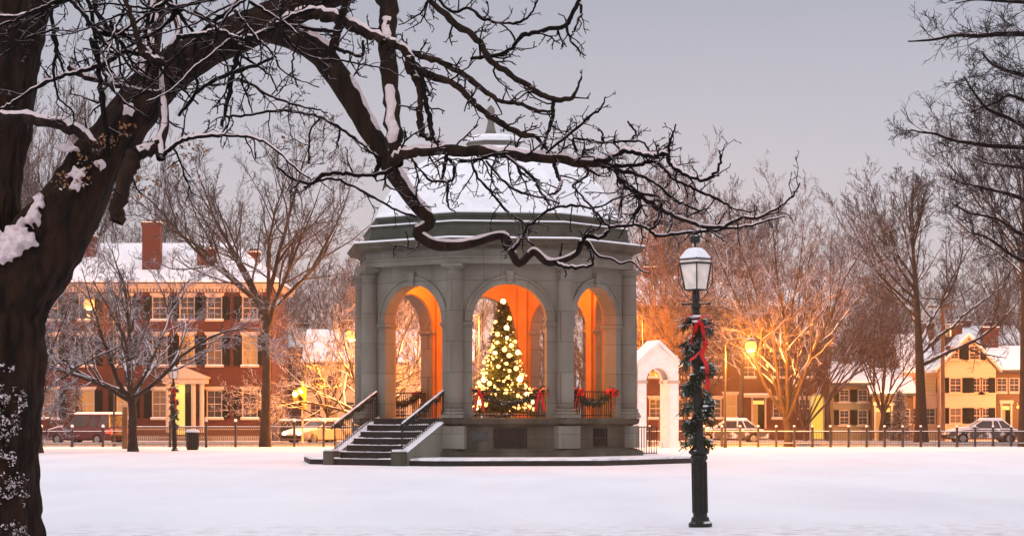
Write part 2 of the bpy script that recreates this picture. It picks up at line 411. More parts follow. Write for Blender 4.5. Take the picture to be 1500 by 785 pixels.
# terrace and its snow
octlathe([(7.1, -.1), (7.1, .17)]).build('terrace', M['step'], bs)
rng = random.Random(4)
ms = MB()
pv = OCT(7.08); ring = []
for k in range(8):
    a, b_ = pv[k], pv[(k + 1) % 8]
    for i in range(26):
        tt = i / 26; ring.append((a[0] + (b_[0] - a[0]) * tt, a[1] + (b_[1] - a[1]) * tt))
vs = []
nr = len(ring)
for (x, y) in ring:
    j = rng.uniform(-.03, .012); vs.append((x * (1 + j * .3), y * (1 + j * .3), .172 + min(0, j) * 1.2))
for (x, y) in ring: vs.append((x * .995, y * .995, .235 + rng.uniform(-.012, .012)))
for (x, y) in ring: vs.append((x * .9, y * .9, .26))
vs.append((0, 0, .26))
fs = [(k * nr + i, k * nr + (i + 1) % nr, (k + 1) * nr + (i + 1) % nr, (k + 1) * nr + i) for k in range(2) for i in range(nr)] + [(2 * nr + i, 2 * nr + (i + 1) % nr, 3 * nr) for i in range(nr)]
ms._a(vs, fs); ms.build('terrace_snow', M['snow'], bs)
# podium
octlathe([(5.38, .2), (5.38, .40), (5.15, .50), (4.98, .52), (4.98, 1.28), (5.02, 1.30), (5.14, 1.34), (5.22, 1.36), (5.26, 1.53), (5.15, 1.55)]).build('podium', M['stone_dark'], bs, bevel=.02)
for k in range(8):
    mped = MB(); mped.T = Matrix.Rotation(R(-15) + k * math.pi / 4, 4, 'Z')
    mped.box(-.42, .42, -5.14, -4.5, .525, 1.285)
    mped.build('pedestal', M['stone'], bs, bevel=.015)
# floor and ceiling
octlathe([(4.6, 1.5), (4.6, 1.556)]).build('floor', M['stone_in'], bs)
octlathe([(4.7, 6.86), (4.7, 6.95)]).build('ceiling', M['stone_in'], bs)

def arch_wall(y0, y1, z1, halfw, ar, spr, z0, seg=20):
    """pier-spandrel-pier slab with a round-headed opening; y0 outer face, y1 inner"""
    m = MB(); V = []; Fc = []
    half = [(ar * math.cos(math.pi * i / seg), spr + ar * math.sin(math.pi * i / seg)) for i in range(seg + 1)]  # right to left
    prof = [(ar, z0)] + half + [(-ar, z0)]
    for y in (y0, y1):
        o = len(V)
        V += [(x, y, z) for x, z in prof]
        V += [(halfw if i == 0 else (-halfw if i == seg else x), y, z1) for i, (x, z) in enumerate(half)]
        V += [(halfw, y, z0), (-halfw, y, z0), (halfw, y, spr), (-halfw, y, spr)]
        n = len(prof); tb = o + n
        Q = []
        for i in range(seg): Q.append((o + 1 + i, o + 2 + i, tb + i + 1, tb + i))
        b0, b1, s0, s1 = tb + seg + 1, tb + seg + 2, tb + seg + 3, tb + seg + 4
        Q.append((o, o + 1, s0, b0)); Q.append((o + 1, tb, s0)); Q.append((o + n - 2, o + n - 1, b1, s1)); Q.append((o + n - 2, s1, tb + seg))
        Fc += Q
    n = len(prof); o2 = len(V) // 2
    for i in range(n - 1): Fc.append((i, i + 1, o2 + i + 1, o2 + i))
    m._a(V, Fc); return m
for k in range(8):
    T = Matrix.Rotation(PHI0 + k * math.pi / 4, 4, 'Z')
    m = arch_wall(-AP, -AP + TH, WT + .15, SIDE / 2 - .02, AR, SPR, FZ)
    m.v = [tuple(T @ Vector(p)) for p in m.v]; m.build('arcade_wall', M['stone'], bs)
    # inner facing in plaster, set just proud of the granite
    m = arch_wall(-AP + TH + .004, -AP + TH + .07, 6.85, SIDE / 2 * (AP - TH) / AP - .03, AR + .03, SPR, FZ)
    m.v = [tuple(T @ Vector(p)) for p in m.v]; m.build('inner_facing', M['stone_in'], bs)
    # archivolt ring
    m = MB(); m.T = T
    for r0, r1, dy in ((AR - .005, AR + .20, .05), (AR + .20, AR + .27, .085)):
        seg = 24; v = []; f = []
        for i in range(seg + 1):
            a = math.pi * i / seg
            for rr, yy in ((r0, -AP - dy), (r1, -AP - dy), (r1, -AP + .02), (r0, -AP + .02)): v.append((rr * math.cos(a), yy, SPR + rr * math.sin(a)))
        for i in range(seg):
            for j in range(4): f.append((4 * i + j, 4 * i + (j + 1) % 4, 4 * i + 4 + (j + 1) % 4, 4 * i + 4 + j))
        m._a(v, f)
    m.build('archivolt', M['stone'], bs)
    m = MB(); m.T = T; m.hexa([(-.09, -AP - .14, SPR + AR - .04), (.09, -AP - .14, SPR + AR - .04), (.09, -AP, SPR + AR - .04), (-.09, -AP, SPR + AR - .04)],
                              [(-.13, -AP - .16, SPR + AR + .42), (.13, -AP - .16, SPR + AR + .42), (.13, -AP, SPR + AR + .42), (-.13, -AP, SPR + AR + .42)])
    m.build('keystone', M['stone'], bs, bevel=.01)
    for s in (-1, 1):
        m = MB(); m.T = T
        a, b_ = sorted((s * (AR - .05), s * (SIDE / 2 - .12)))
        m.box(a, b_, -AP - .07, -AP + TH + .12, SPR - .13, SPR - .02)
        a, b_ = sorted((s * (AR - .03), s * (SIDE / 2 - .12)))
        m.box(a, b_, -AP - .035, -AP + .02, SPR - .20, SPR - .126)
        m2 = MB(); m2.T = T; m2.box(a, b_, -AP - .04, -AP + .02, FZ, FZ + .28); m2.build('plinth', M['stone'], bs)
        m.build('impost', M['stone'], bs, bevel=.012)
    # pilaster strips inside at the corners
    T2 = Matrix.Rotation(R(-15) + k * math.pi / 4, 4, 'Z')
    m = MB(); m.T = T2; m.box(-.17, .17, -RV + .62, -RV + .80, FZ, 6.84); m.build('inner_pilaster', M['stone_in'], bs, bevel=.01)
    c = T2 @ Vector((0, -RV - .12, 0))
    m = MB(); m.lathe([(.29, 1.86), (.29, 2.4), (.285, 4.5), (.26, 6.32), (.275, 6.33), (.275, 6.37), (.26, 6.38), (.26, 6.46)], 28, (c.x, c.y)); m.build('column', M['stone'], bs, smooth=True)
    m = MB(); m.T = T2; m.box(-.38, .38, -RV - .47, -RV + .30, 1.552, 1.66); m.T = None
    m.lathe([(.37, 1.662), (.39, 1.70), (.37, 1.75), (.325, 1.76), (.315, 1.79), (.345, 1.80), (.35, 1.84), (.30, 1.86)], 20, (c.x, c.y)); m.build('column_base', M['stone'], bs)
    m = MB(); m.lathe([(.265, 6.462), (.30, 6.50), (.345, 6.545)], 20, (c.x, c.y)); m.T = T2; m.box(-.37, .37, -RV - .46, -RV + .3, 6.55, 6.64); m.build('capital', M['stone'], bs)
# entablature
octlathe([(5.02, 6.66), (5.02, 6.84), (5.06, 6.845), (5.06, 6.90), (4.98, 6.905), (4.98, 7.17)], R(-15) - math.pi / 2).build('entablature', M['stone'], bs)
mr = MB(); rng = random.Random(8)
for k in range(8):
    mr.T = Matrix.Rotation(PHI0 + k * math.pi / 4, 4, 'Z')
    a = -4.98 * C8; x = -1.55
    while x < 1.55:      # worn carved relief band
        kind = rng.random(); wd = rng.uniform(.08, .15)
        if kind > .18:
            mr.box(x, x + .025, a - .018, a + .01, 6.95, 7.11)
            if kind > .4: mr.box(x + wd - .025, x + wd, a - .018, a + .01, 6.95, 7.11)
            if kind > .3: mr.box(x + .03, x + wd - .03, a - .016, a + .01, 6.95 + .135 * rng.random(), 6.975 + .135)
        x += wd + .055
tag(mr.build('frieze_relief', M['stone'], bs), kind='stuff')
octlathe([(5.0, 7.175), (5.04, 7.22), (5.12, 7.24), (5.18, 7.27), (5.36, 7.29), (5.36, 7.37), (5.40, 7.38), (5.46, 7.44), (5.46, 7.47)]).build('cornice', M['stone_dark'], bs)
octlathe([(5.455, 7.474), (5.46, 7.505), (5.40, 7.535), (4.95, 7.56)]).build('cornice_snow', M['snow'], bs)
octlathe([(4.93, 7.5), (4.93, 7.60), (4.88, 7.63), (4.80, 7.99), (4.86, 8.02), (4.86, 8.06), (4.8, 8.065)]).build('attic', M['copper'], bs)
octlathe([(4.85, 8.067), (4.85, 8.09), (4.80, 8.115), (4.5, 8.13)]).build('attic_snow', M['snow'], bs)
octlathe([(4.55, 8.08), (4.55, 8.25), (4.62, 8.28), (4.64, 8.36), (4.6, 8.37)]).build('roof_drum', M['copper'], bs)
octlathe([(4.62, 8.372), (4.60, 8.43), (4.45, 8.55), (4.22, 9.05), (3.85, 9.62), (3.25, 10.15), (2.5, 10.58), (1.7, 10.88), (1.0, 11.05), (.9, 11.06)]).build('dome_snow', M['snow'], bs, bevel=.05)
octlathe([(.95, 11.03), (.95, 11.16), (1.02, 11.18), (1.02, 11.22)]).build('lantern_base', M['stone'], bs)
octlathe([(1.03, 11.222), (1.02, 11.36), (.7, 11.48), (.20, 11.53)]).build('lantern_snow', M['snow'], bs)
m = MB(); m.lathe([(.22, 11.5), (.15, 11.75), (.10, 12.0), (.14, 12.1), (.09, 12.2), (.15, 12.32), (.12, 12.45), (.03, 12.55)], 14, (-.1, 0)); m.build('finial', M['stone'], bs, smooth=True)
# podium grilles and plaque
for k, hw in ((0, .56), (1, .42)):
    T = Matrix.Rotation(PHI0 + k * math.pi / 4, 4, 'Z'); a = -4.98 * C8
    m = MB(); m.T = T
    m.box(-hw, hw, a - .012, a + .05, .58, 1.22)
    g = m.build('grille', M['grille'], bs)
    m = MB(); m.T = T
    for i in range(int(hw * 2 / .09)): m.box(-hw + .03 + i * .09, -hw + .05 + i * .09, a - .035, a - .014, .60, 1.20)
    for z in (.58, .88, 1.19): m.box(-hw, hw, a - .05, a - .037, z, z + .03)
    m.build('grille_bars', M['iron_clean'], g)
T = Matrix.Rotation(PHI0, 4, 'Z'); a = -4.98 * C8
m = MB(); m.T = T; m.box(-1.30, -.74, a - .03, a + .01, .80, 1.12); m.build('plaque', M['bronze'], bs, bevel=.01)
# interior lamps, up under the ceiling
for ang in (20, 140, 260):
    x, y = 2.4 * math.cos(R(ang)), 2.4 * math.sin(R(ang))
    m = MB(); m.lathe([(.05, 6.86), (.05, 6.75), (.22, 6.70), (.24, 6.62)], 14, (x, y)); f = m.build('ceiling_lamp', M['iron_clean'], bs)
    m = MB(); m.ball((x, y, 6.60), (.17, .17, .08)); m.build('bulb', M['lamp_on'], f, smooth=True)
    point_light('lamp_light', (x, y, 6.42), 760, (1, .19, .012), .15, f)

# railings with their garlands between the columns
def railing_mesh(m, hw, z0, z1, y):
    m.box(-hw, hw, y - .025, y + .025, z1 - .04, z1)
    m.box(-hw, hw, y - .02, y + .02, z0 + .08, z0 + .11)
    n = int(2 * hw / .12)
    for i in range(n + 1):
        x = -hw + 2 * hw * i / n; m.box(x - .011, x + .011, y - .011, y + .011, z0, z1 - .042)
for k in range(8):
    if k == 7: continue       # the face with the steps is open
    m = MB(); m.T = Matrix.Rotation(PHI0 + k * math.pi / 4, 4, 'Z')
    railing_mesh(m, AR - .02, FZ, FZ + .92, -AP + .22)
    m.build('railing', M['iron_clean'], bs)

def tufts(m, path, r, n, rng, ln=.11, wd=.012, droop=.0):
    """needle sprays around a path"""
    path = [Vector(p) for p in path]
    for i in range(n):
        t = rng.random() * (len(path) - 1.001); a = int(t); p = path[a].lerp(path[a + 1], t - a)
        d = Vector((rng.gauss(0, 1), rng.gauss(0, 1), rng.gauss(0, 1) - droop)).normalized()
        p = p + d * r * rng.random()
        l = ln * rng.uniform(.6, 1.3); s = d.cross(Vector((rng.gauss(0, 1), rng.gauss(0, 1), rng.gauss(0, 1)))).normalized() * wd * rng.uniform(.7, 1.5)
        q = p + d * l
        m._a([p - s, p + s, q + s * .3, q - s * .3], [(0, 1, 2, 3)])
def bow(root, c, sz, T=None, tails=1.0, name='bow'):
    """a ribbon bow facing -y with two loops, knot and tails"""
    m = MB(); m.T = T
    for s in (-1, 1):
        pts = []; ww = []
        for i in range(13):
            a = 2 * math.pi * i / 12
            x = s * sz * (.5 - .5 * math.cos(a)); z = sz * .42 * math.sin(a) + .1 * sz * (1 - math.cos(a)) * .5
            pts.append((c[0] + x, c[1] - .02 - .12 * sz * abs(math.sin(a)), c[2] + z)); ww.append((0, sz * .24, sz * .05))
        m.strip(pts, ww)
        pts = []; ww = []
        for i in range(7):
            t = i / 6; pts.append((c[0] + s * sz * (.12 + .38 * t), c[1] - .03 - .03 * math.sin(t * 7), c[2] - sz * tails * 1.25 * t)); ww.append((sz * .15, .02, 0))
        m.strip(pts, ww)
    m.ball((c[0], c[1] - .04, c[2]), (sz * .17, sz * .15, sz * .2), 8, 6)
    return m.build(name, M['red'], root, smooth=True, recalc=False)
GN = {0: 'on the bandstand railing in front of the lit tree', 1: 'on the right hand bandstand railing', 2: 'on the far right side of the bandstand',
      3: 'on the back railing seen through the right arch', 4: 'on the back railing behind the lit tree', 5: 'on the back railing seen through the left arch', 6: 'on the far left side of the bandstand'}
for k in (0, 1, 2, 3, 4, 5, 6):
    ang = PHI0 + k * math.pi / 4
    c = Matrix.Rotation(ang, 4, 'Z') @ Vector((0, -AP + .12, 0))
    g = thing('garland', (BX + c.x, BY + c.y, FZ), 'dark evergreen garland with red bows ' + GN[k], 'garland', 'garlands on the bandstand railings', ang)
    path = [(x, -.03, .92 - .42 * (1 - (x / 1.1) ** 2)) for x in [(-1.12 + 2.24 * i / 24) for i in range(25)]]
    m = MB(); rng = random.Random(k)
    m.tube(path, .07, 6); tufts(m, path, .09, 800, rng, .14, .016); m.build('greenery', M['garland'], g, recalc=False)
    for s in (-1, 1): bow(g, (s * 1.02, -.10, .86), .30 if k < 3 else .24, tails=1.7)

# the steps on the left front face
TS = Matrix.Rotation(R(-37.5), 4, 'Z')
WH = 1.30
d0 = 4.98 * C8
m = MB(); m.T = TS
ns = 7; run = .335; ris = 1.55 / ns
for i in range(ns):
    z = 1.55 - ris * (i + .0) - (ris if i else 0) * 0
for i in range(ns):
    top = 1.55 - ris * i; y1 = -d0 - run * i; y0 = y1 - run
    m.box(-WH + .002, WH - .002, y0, y1 if i else -AP + .1, -.05 if i == ns - 1 else max(-.05, top - ris * 2), top - .012)
m.build('steps', M['step'], bs, bevel=.01)
rng = random.Random(3)
for i in range(1, ns):
    m = MB(); m.T = TS      # a thin snow line left on each tread, thicker at its ends
    top = 1.55 - ris * i; y1 = -d0 - run * i; y0 = y1 - run
    n = 16
    for j in range(n):
        x0 = -WH + .01 + (2 * WH - .02) * j / n; x1 = x0 + (2 * WH - .02) / n
        e = abs((j + .5) / n - .5) * 2
        h = .012 + .035 * max(0, e - .6) / .4 * rng.random() + .014 * rng.random()
        m.box(x0, x1, y0 - .004, y0 + .05 + .2 * max(0, e - .5), top - .013, top - .012 + h)
    m.build('step_snow', M['snow'], bs)
def slope(t): return 1.50 - t * (1.50 - .42)       # stringer top height along its run
LRUN = run * ns - .25
for s, nm in ((-1, 'l'), (1, 'r')):
    a, b_ = sorted((s * (WH), s * (WH + .36)))
    y1 = -d0 - .0; y0 = -d0 - LRUN
    m = MB(); m.T = TS; m.prism([(y1 + .2, 0), (y1 + .2, 1.52), (y1, 1.50), (y0, .42), (y0, 0)], 'x', a, b_); m.build('stair_wall', M['stone'], bs, bevel=.015)
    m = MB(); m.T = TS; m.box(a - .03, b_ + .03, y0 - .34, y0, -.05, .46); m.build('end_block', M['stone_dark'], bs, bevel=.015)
    # snow cap on the wall with ragged edge
    m = MB(); m.T = TS; n = 26
    for i in range(n):
        t0, t1 = i / n, (i + 1) / n; ya, yb = y1 - LRUN * t0, y1 - LRUN * t1; h = .05 + .03 * rng.random(); j = .02 * rng.random()
        za, zb = 1.50 - 1.08 * t0, 1.50 - 1.08 * t1
        m.hexa([(a - j, yb, zb), (b_ + j, yb, zb), (b_ + j, ya, za), (a - j, ya, za)], [(a + .03, yb, zb + h), (b_ - .03, yb, zb + h), (b_ - .03, ya, za + h), (a + .03, ya, za + h)])
    m.box(a, b_, y0 - .31, y0 - .002, .462, .53); m.build('wall_snow', M['snow'], bs)
    # handrail
    xc = s * (WH + .16)
    m = MB(); m.T = TS
    top = [(xc, y1 + .05, 1.50 + .92), (xc, y1 - .1, 1.50 + .88), (xc, y0 + .1, .42 + .95), (xc, y0 - .12, .42 + .86), (xc, y0 - .16, .42 + .75)]
    m.tube(top, .028, 8)
    m.tube([(xc, y1, 1.62), (xc, y0, .54)], .014, 6)
    nb = 20
    for i in range(nb + 1):
        t = i / nb; y = y1 - LRUN * t; z = 1.50 - 1.08 * t
        m.tube([(xc, y, z), (xc, y, z + .93)], .011 if 0 < i < nb else .03, 5)
    rl = m.build('stair_railing', M['iron_clean'], bs, recalc=False)
    m = MB(); m.T = TS
    seg = [(xc, y1 - LRUN * t, 1.50 - 1.08 * t + .955 + .01 * rng.random()) for t in [i / 30 for i in range(31)]]
    m.tube(seg, [.022 + .018 * rng.random() for _ in seg], 6); m.build('rail_snow', M['snow'], rl, smooth=True, recalc=False)
    c = TS @ Vector((xc, (y1 + y0) / 2, 0))
    g = thing('garland', (BX + c.x, BY + c.y, .96), 'dark garland swagged along the ' + ('left' if s < 0 else 'right') + ' handrail of the snowy steps', 'garland', 'garlands on the step railings', R(-37.5))
    path = []
    for i in range(41):
        t = i / 40 - .5; sw = abs(math.sin(i / 40 * 4 * math.pi)) * .16
        path.append((-.03, -LRUN * t, -1.08 * t + .90 - sw))
    m = MB(); m.tube(path, .035, 6); tufts(m, path, .04, 560, random.Random(s + 5), .09, .012); m.build('greenery', M['garland'], g, recalc=False)

# ------------------------------------------------------------------ christmas tree on the bandstand floor
def christmas_tree():
    rng = random.Random(21)
    x0, y0 = X(737, 76.6) , 76.4
    t = thing('christmas_tree', (x0, y0, FZ), 'lit evergreen christmas tree standing inside the bandstand', 'christmas tree')
    H = 4.05; RB = 1.10
    m = MB(); m.lathe([(.09, 0), (.07, 1.5), (.015, H - .1)], 8); m.build('trunk', M['bark_mid'], t)
    m = MB(); m.lathe([(.34, .0), (.32, .08), (.1, .16)], 12); m.build('stand', M['iron_clean'], t)
    m = MB(); tips = []
    for i in range(620):
        u = (i + rng.random()) / 620; z = .28 + (H - .34) * (1 - math.sqrt(1 - u * .985)) if False else .25 + (H - .35) * (u ** 1.25)
        rr = RB * (1 - (z - .2) / (H - .05)) ** .86 * rng.uniform(.66, 1.10) * (1 + .07 * math.sin(z * 9))
        a = i * 2.39996 + rng.uniform(-.3, .3)
        base = Vector((0, 0, z + .02)); tip = Vector((rr * math.cos(a), rr * math.sin(a), z - .10 * rr + rng.uniform(-.05, .12)))
        tips.append(tip)
        path = [base, base.lerp(tip, .5) + Vector((0, 0, -.04)), tip]
        m.tube(path, [.012, .008, .004], 3)
        d = (tip - base); side = d.cross(Vector((0, 0, 1))).normalized()
        nn = 18
        for j in range(nn):
            f = .25 + .75 * j / nn; p = base.lerp(tip, f); s_ = side * (1 if j % 2 else -1)
            q = p + s_ * rng.uniform(.08, .20) * (1.15 - f * .6) + d.normalized() * .11 + Vector((0, 0, rng.uniform(-.06, .05)))
            wv = Vector((0, 0, 1)) * .012 + d.normalized() * .022
            m._a([p - wv, p + wv, q + wv * .4, q - wv * .4], [(0, 1, 2, 3)])
    m.build('crown', M['needles'], t, recalc=False)
    m = MB()
    for i in range(240):
        u = (i + .5) / 240; z = .25 + (H - .40) * (1 - math.sqrt(1 - u)); rr = RB * max(.03, (1 - (z - .2) / (H - .05))) ** .86 * rng.uniform(.6, 1.08); a = rng.uniform(0, 6.28)
        m.ball((rr * math.cos(a), rr * math.sin(a), z), rng.uniform(.018, .034), 6, 4)
    tag(m.build('small_lights', M['bulb'], t, smooth=True), kind='stuff')
    n = 96
    for i in range(n):
        u = (i + .5) / n; z = .3 + (H - .42) * (1 - math.sqrt(1 - u)) ** 1.0
        rr = RB * max(.03, (1 - (z - .2) / (H - .05))) ** .86 * rng.uniform(.84, 1.06)
        a = i * 2.39996 + rng.uniform(-.5, .5)
        r_ = rng.choice([.045, .06, .07, .085]); big = rng.random() < .25
        m = MB(); m.ball((rr * math.cos(a), rr * math.sin(a), z), r_ * (1.25 if big else 1), 8, 6); m.build('light_bulb', M['bulb2' if big else 'bulb'], t, smooth=True)
    m = MB(); m.ball((0, 0, H + .02), .09, 10, 8); m.build('tree_topper', M['bulb2'], t, smooth=True)
christmas_tree()
for dz, dx, dy in ((.9, .3, -1.0), (1.6, -.5, -.8), (2.5, .2, -.6), (1.0, -.6, .9)): point_light('string_glow', (X(737, 76.6) + dx, 76.4 + dy, FZ + dz), 220, (1, .40, .06), .3)

# ------------------------------------------------------------------ white memorial arch right of the bandstand
def white_arch():
    Y = 112; x = X(957, Y)
    t = thing('memorial_arch', (x, Y, 0), 'white wooden gateway arch with snowy gable roof beside the bandstand', 'arch', rz=R(20))
    hw, dp, ar, spr = 1.13, .50, .66, 3.55
    for yy in (-dp, dp):
        m = arch_wall(yy - .14, yy + .14, 4.35, hw, ar, spr - .1, 0); m.build('arch_front', M['white'], t)
        m = MB(); m.prism([(-hw, 4.35), (hw, 4.35), (0, 5.28)], 'y', yy - .14, yy + .14); m.build('gable', M['white'], t)
        for s in (-1, 1):
            m = MB(); a, b_ = sorted((s * (ar - .04), s * (hw + .05))); m.box(a, b_, yy - .17, yy + .17, 0, .30); m.build('plinth', M['white'], t); m = MB(); m.box(a, b_, yy - .19, yy + .19, 3.32, 3.46)
            m.build('impost', M['trim'], t)
    for s in (-1, 1):
        m = MB(); a, b_ = sorted((s * (hw - .12), s * hw)); m.box(a, b_, -dp + .142, dp - .142, 0, 4.35)
        a, b_ = sorted((s * ar, s * (ar + .06))); m.box(a, b_, -dp + .142, dp - .142, 0, 3.5)
        m.build('side_wall', M['white'], t)
    m = MB()
    for s in (-1, 1):
        m.prism([(s * (hw + .22), 4.16), (s * (hw + .22), 4.26), (0, 5.42), (0, 5.32)], 'y', -dp - .3, dp + .3)
    rf = m.build('roof', M['white'], t)
    m = MB()
    for s in (-1, 1): m.prism([(s * (hw + .24), 4.265), (s * (hw + .2), 4.35), (0, 5.52), (0, 5.43)], 'y', -dp - .31, dp + .31)
    m.build('roof_snow', M['snow'], rf)
white_arch()

# low picket rail beside the bandstand
t = thing('iron_railing', (X(941, 78), 78.5, 0), 'short black iron railing at the right side of the bandstand', 'railing', rz=R(40))
m = MB()
railing_mesh(m, .75, 0.2, 1.25, 0)
m.build('rail_panel', M['iron'], t)

# ------------------------------------------------------------------ street lamps of the common (gas style)
def common_lamp(name, loc, label, group):
    t = thing(name, loc, label, 'street lamp', group, ry=R(-1.1))
    m = MB(); m.lathe([(.17, 0), (.17, .05), (.135, .08), (.125, .13), (.102, .15), (.102, .95), (.12, .97), (.125, 1.0), (.11, 1.03), (.15, 1.06), (.15, 1.09), (.11, 1.13), (.075, 1.18), (.068, 1.3), (.055, 3.05), (.05, 3.16)], 12)
    m.build('post', M['iron_clean'], t)
    m = MB()
    for i in range(10):
        a = 2 * math.pi * i / 10; m.tube([(.103 * math.cos(a), .103 * math.sin(a), .2), (.103 * math.cos(a), .103 * math.sin(a), .93)], .012, 5)
    m.build('fluting', M['iron_clean'], t, recalc=False)
    m = MB(); m.tube([(-.19, 0, 3.20), (.19, 0, 3.20)], .013, 8); m.ball((-.19, 0, 3.20), .022); m.ball((.19, 0, 3.20), .022)
    m.lathe([(.06, 3.12), (.075, 3.15), (.05, 3.22), (.06, 3.3), (.045, 3.4)], 12); m.build('ladder_bar', M['iron_clean'], t)
    # lantern, one corner to the front
    q = R(45) - math.pi / 4 * 0; zb, zt = 3.40, 3.78; rb, rt = .155, .225
    m = MB(); cs = []
    for i in range(4):
        a = -math.pi / 2 + i * math.pi / 2
        p0 = (rb * math.cos(a), rb * math.sin(a), zb); p1 = (rt * math.cos(a), rt * math.sin(a), zt); cs.append((p0, p1))
        m.tube([p0, p1], .011, 6)
        m.tube([(.05 * math.cos(a), .05 * math.sin(a), 3.24), (.13 * math.cos(a), .13 * math.sin(a), 3.30), ((rt + .015) * math.cos(a), (rt + .015) * math.sin(a), 3.50), ((rt + .022) * math.cos(a), (rt + .022) * math.sin(a), zt)], .007, 5)
    for i in range(4):
        m.tube([cs[i][0], cs[(i + 1) % 4][0]], .011, 6); m.tube([cs[i][1], cs[(i + 1) % 4][1]], .015, 6)
        e0, e1 = (cs[i][1][0] * 1.04, cs[i][1][1] * 1.04, zt + .06), (cs[(i + 1) % 4][1][0] * 1.04, cs[(i + 1) % 4][1][1] * 1.04, zt + .06); m.tube([e0, e1], .012, 6)
        top = (0, 0, 3.99); m.tube([e0, (e0[0] * .4, e0[1] * .4, 3.97)], .008, 5)
    m.tube([(0, 0, 3.96), (0, 0, 4.09)], .018, 6)
    m.lathe([(.045, 4.07), (.075, 4.085), (.078, 4.17), (.045, 4.18)], 10)
    fr = m.build('lantern_frame', M['iron_clean'], t, recalc=False)
    for i in range(4):
        m = MB(); a0, a1 = cs[i]; b0, b1 = cs[(i + 1) % 4]
        def k_(p, s=.965): return (p[0] * s, p[1] * s, p[2])
        m.quad(k_(a0), k_(b0), k_(b1), k_(a1)); o = m.build('pane', M['milk'], fr)
        m = MB(); m.quad(k_(a1), k_(b1), (b1[0], b1[1], zt + .055), (a1[0], a1[1], zt + .055)); m.build('upper_pane', M['milk'], fr)
    m = MB(); m.lathe([(.232, zt + .068), (.225, zt + .09), (.15, 3.965), (.10, 4.0), (.03, 4.01)], 4, (0, 0), -math.pi / 2); m.build('lantern_snow', M['snow'], t, bevel=.012)
    return t
NY = 31.4
lampX = X(1026, NY)
near_lamp = common_lamp('street_lamp', (lampX, NY, -.01), 'tall black lantern post standing alone on the snow in the foreground', 'gas style lantern posts on the common')

def spray(m, p, d, ln, rng, wd=.010):
    """pine spray: a stem with paired needles"""
    d = d.normalized(); s = d.cross(Vector((rng.gauss(0, 1), rng.gauss(0, 1), rng.gauss(0, 1)))).normalized()
    n = 9
    m.tube([p, p + d * ln], [.006, .003], 3)
    for i in range(n):
        b = p + d * ln * (i + .5) / n; sg = 1 if i % 2 else -1
        q = b + (s * sg * .75 + d * .8 + Vector((rng.gauss(0, .25), rng.gauss(0, .25), rng.gauss(0, .25)))) * .075
        w_ = d * .013 + Vector((0, 0, .005))
        m._a([b - w_, b + w_, q + w_ * .6, q - w_ * .6], [(0, 1, 2, 3)])
def lamp_garland(loc, label, dens=1.0, scale=1.0, seed=1):
    g = thing('garland', loc, label, 'garland', 'garlands wound round the lantern posts', ry=R(-1.1))
    rng = random.Random(seed); m = MB(); path = []
    for i in range(60):
        t = i / 59; a = t * 6.5 * math.pi; rr = .10; path.append(Vector((rr * math.cos(a), rr * math.sin(a), 1.20 + 1.80 * t)))
    m.tube(path, .03, 6)
    for i in range(int(330 * dens)):
        p = path[rng.randrange(60)]; o = Vector((p.x, p.y, 0)).normalized()
        d = o * rng.uniform(.2, 1.0) + Vector((rng.gauss(0, .35), rng.gauss(0, .35), rng.uniform(-1.1, .05)))
        spray(m, p, d, rng.uniform(.08, .17), rng)
    for s_, z in ((-1, 1.25), (-1, 1.72), (1, 1.60), (-1, 2.42), (1, 2.30), (1, 1.95), (-1, 2.95), (1, 2.90)):
        for j in range(9):
            d = Vector((s_ * rng.uniform(.5, 1), rng.gauss(-.1, .3), rng.uniform(-.9, -.1))); spray(m, Vector((s_ * .07, rng.gauss(-.03, .05), z + rng.uniform(-.07, .07))), d, rng.uniform(.13, .23), rng)
    m.build('greenery', M['evergreen'], g, recalc=False)
    # snow lodged on the sprays
    m = MB()
    for i in range(26):
        p = path[rng.randrange(60)]; m.ball((p.x * 1.6 + rng.gauss(0, .03), p.y * 1.6, p.z + .03), (rng.uniform(.02, .05), rng.uniform(.02, .04), rng.uniform(.012, .02)), 7, 5, .2, rng)
    m.build('snow_clumps', M['snow'], g, smooth=True)
    bow(g, (.02, -.16, 2.92), .21, tails=1.2)
    m = MB(); m.strip([(.06, -.15, 2.86), (.11, -.17, 2.6), (.05, -.18, 2.45), (.12, -.18, 2.3), (.13, -.17, 2.05), (.12, -.16, 1.95)], [(.03, .01, 0)] * 6)
    m.strip([(.05, -.15, 2.52), (-.05, -.17, 2.42), (-.12, -.16, 2.38)], [(.005, .01, .025)] * 3)
    m.build('ribbon', M['red'], g, recalc=False)
    m = MB(); m.ball((-.04, -.19, 3.0), (.10, .04, .02), 8, 6, .2, rng); m.ball((-.03, -.20, 2.93), (.06, .03, .018), 8, 6, .2, rng); m.build('bow_snow', M['snow'], g, smooth=True)
lamp_garland((lampX, NY, 0), 'evergreen garland with red bow wound round the foreground lantern post', 1.0, 1, 2)
FY = 103
far_lamp = common_lamp('street_lamp', (X(256, FY), FY, 0), 'distant black lantern post beside the litter bin', 'gas style lantern posts on the common')
lamp_garland((X(256, FY), FY, 0), 'evergreen garland with red bow on the distant lantern post', .5, 1, 5)

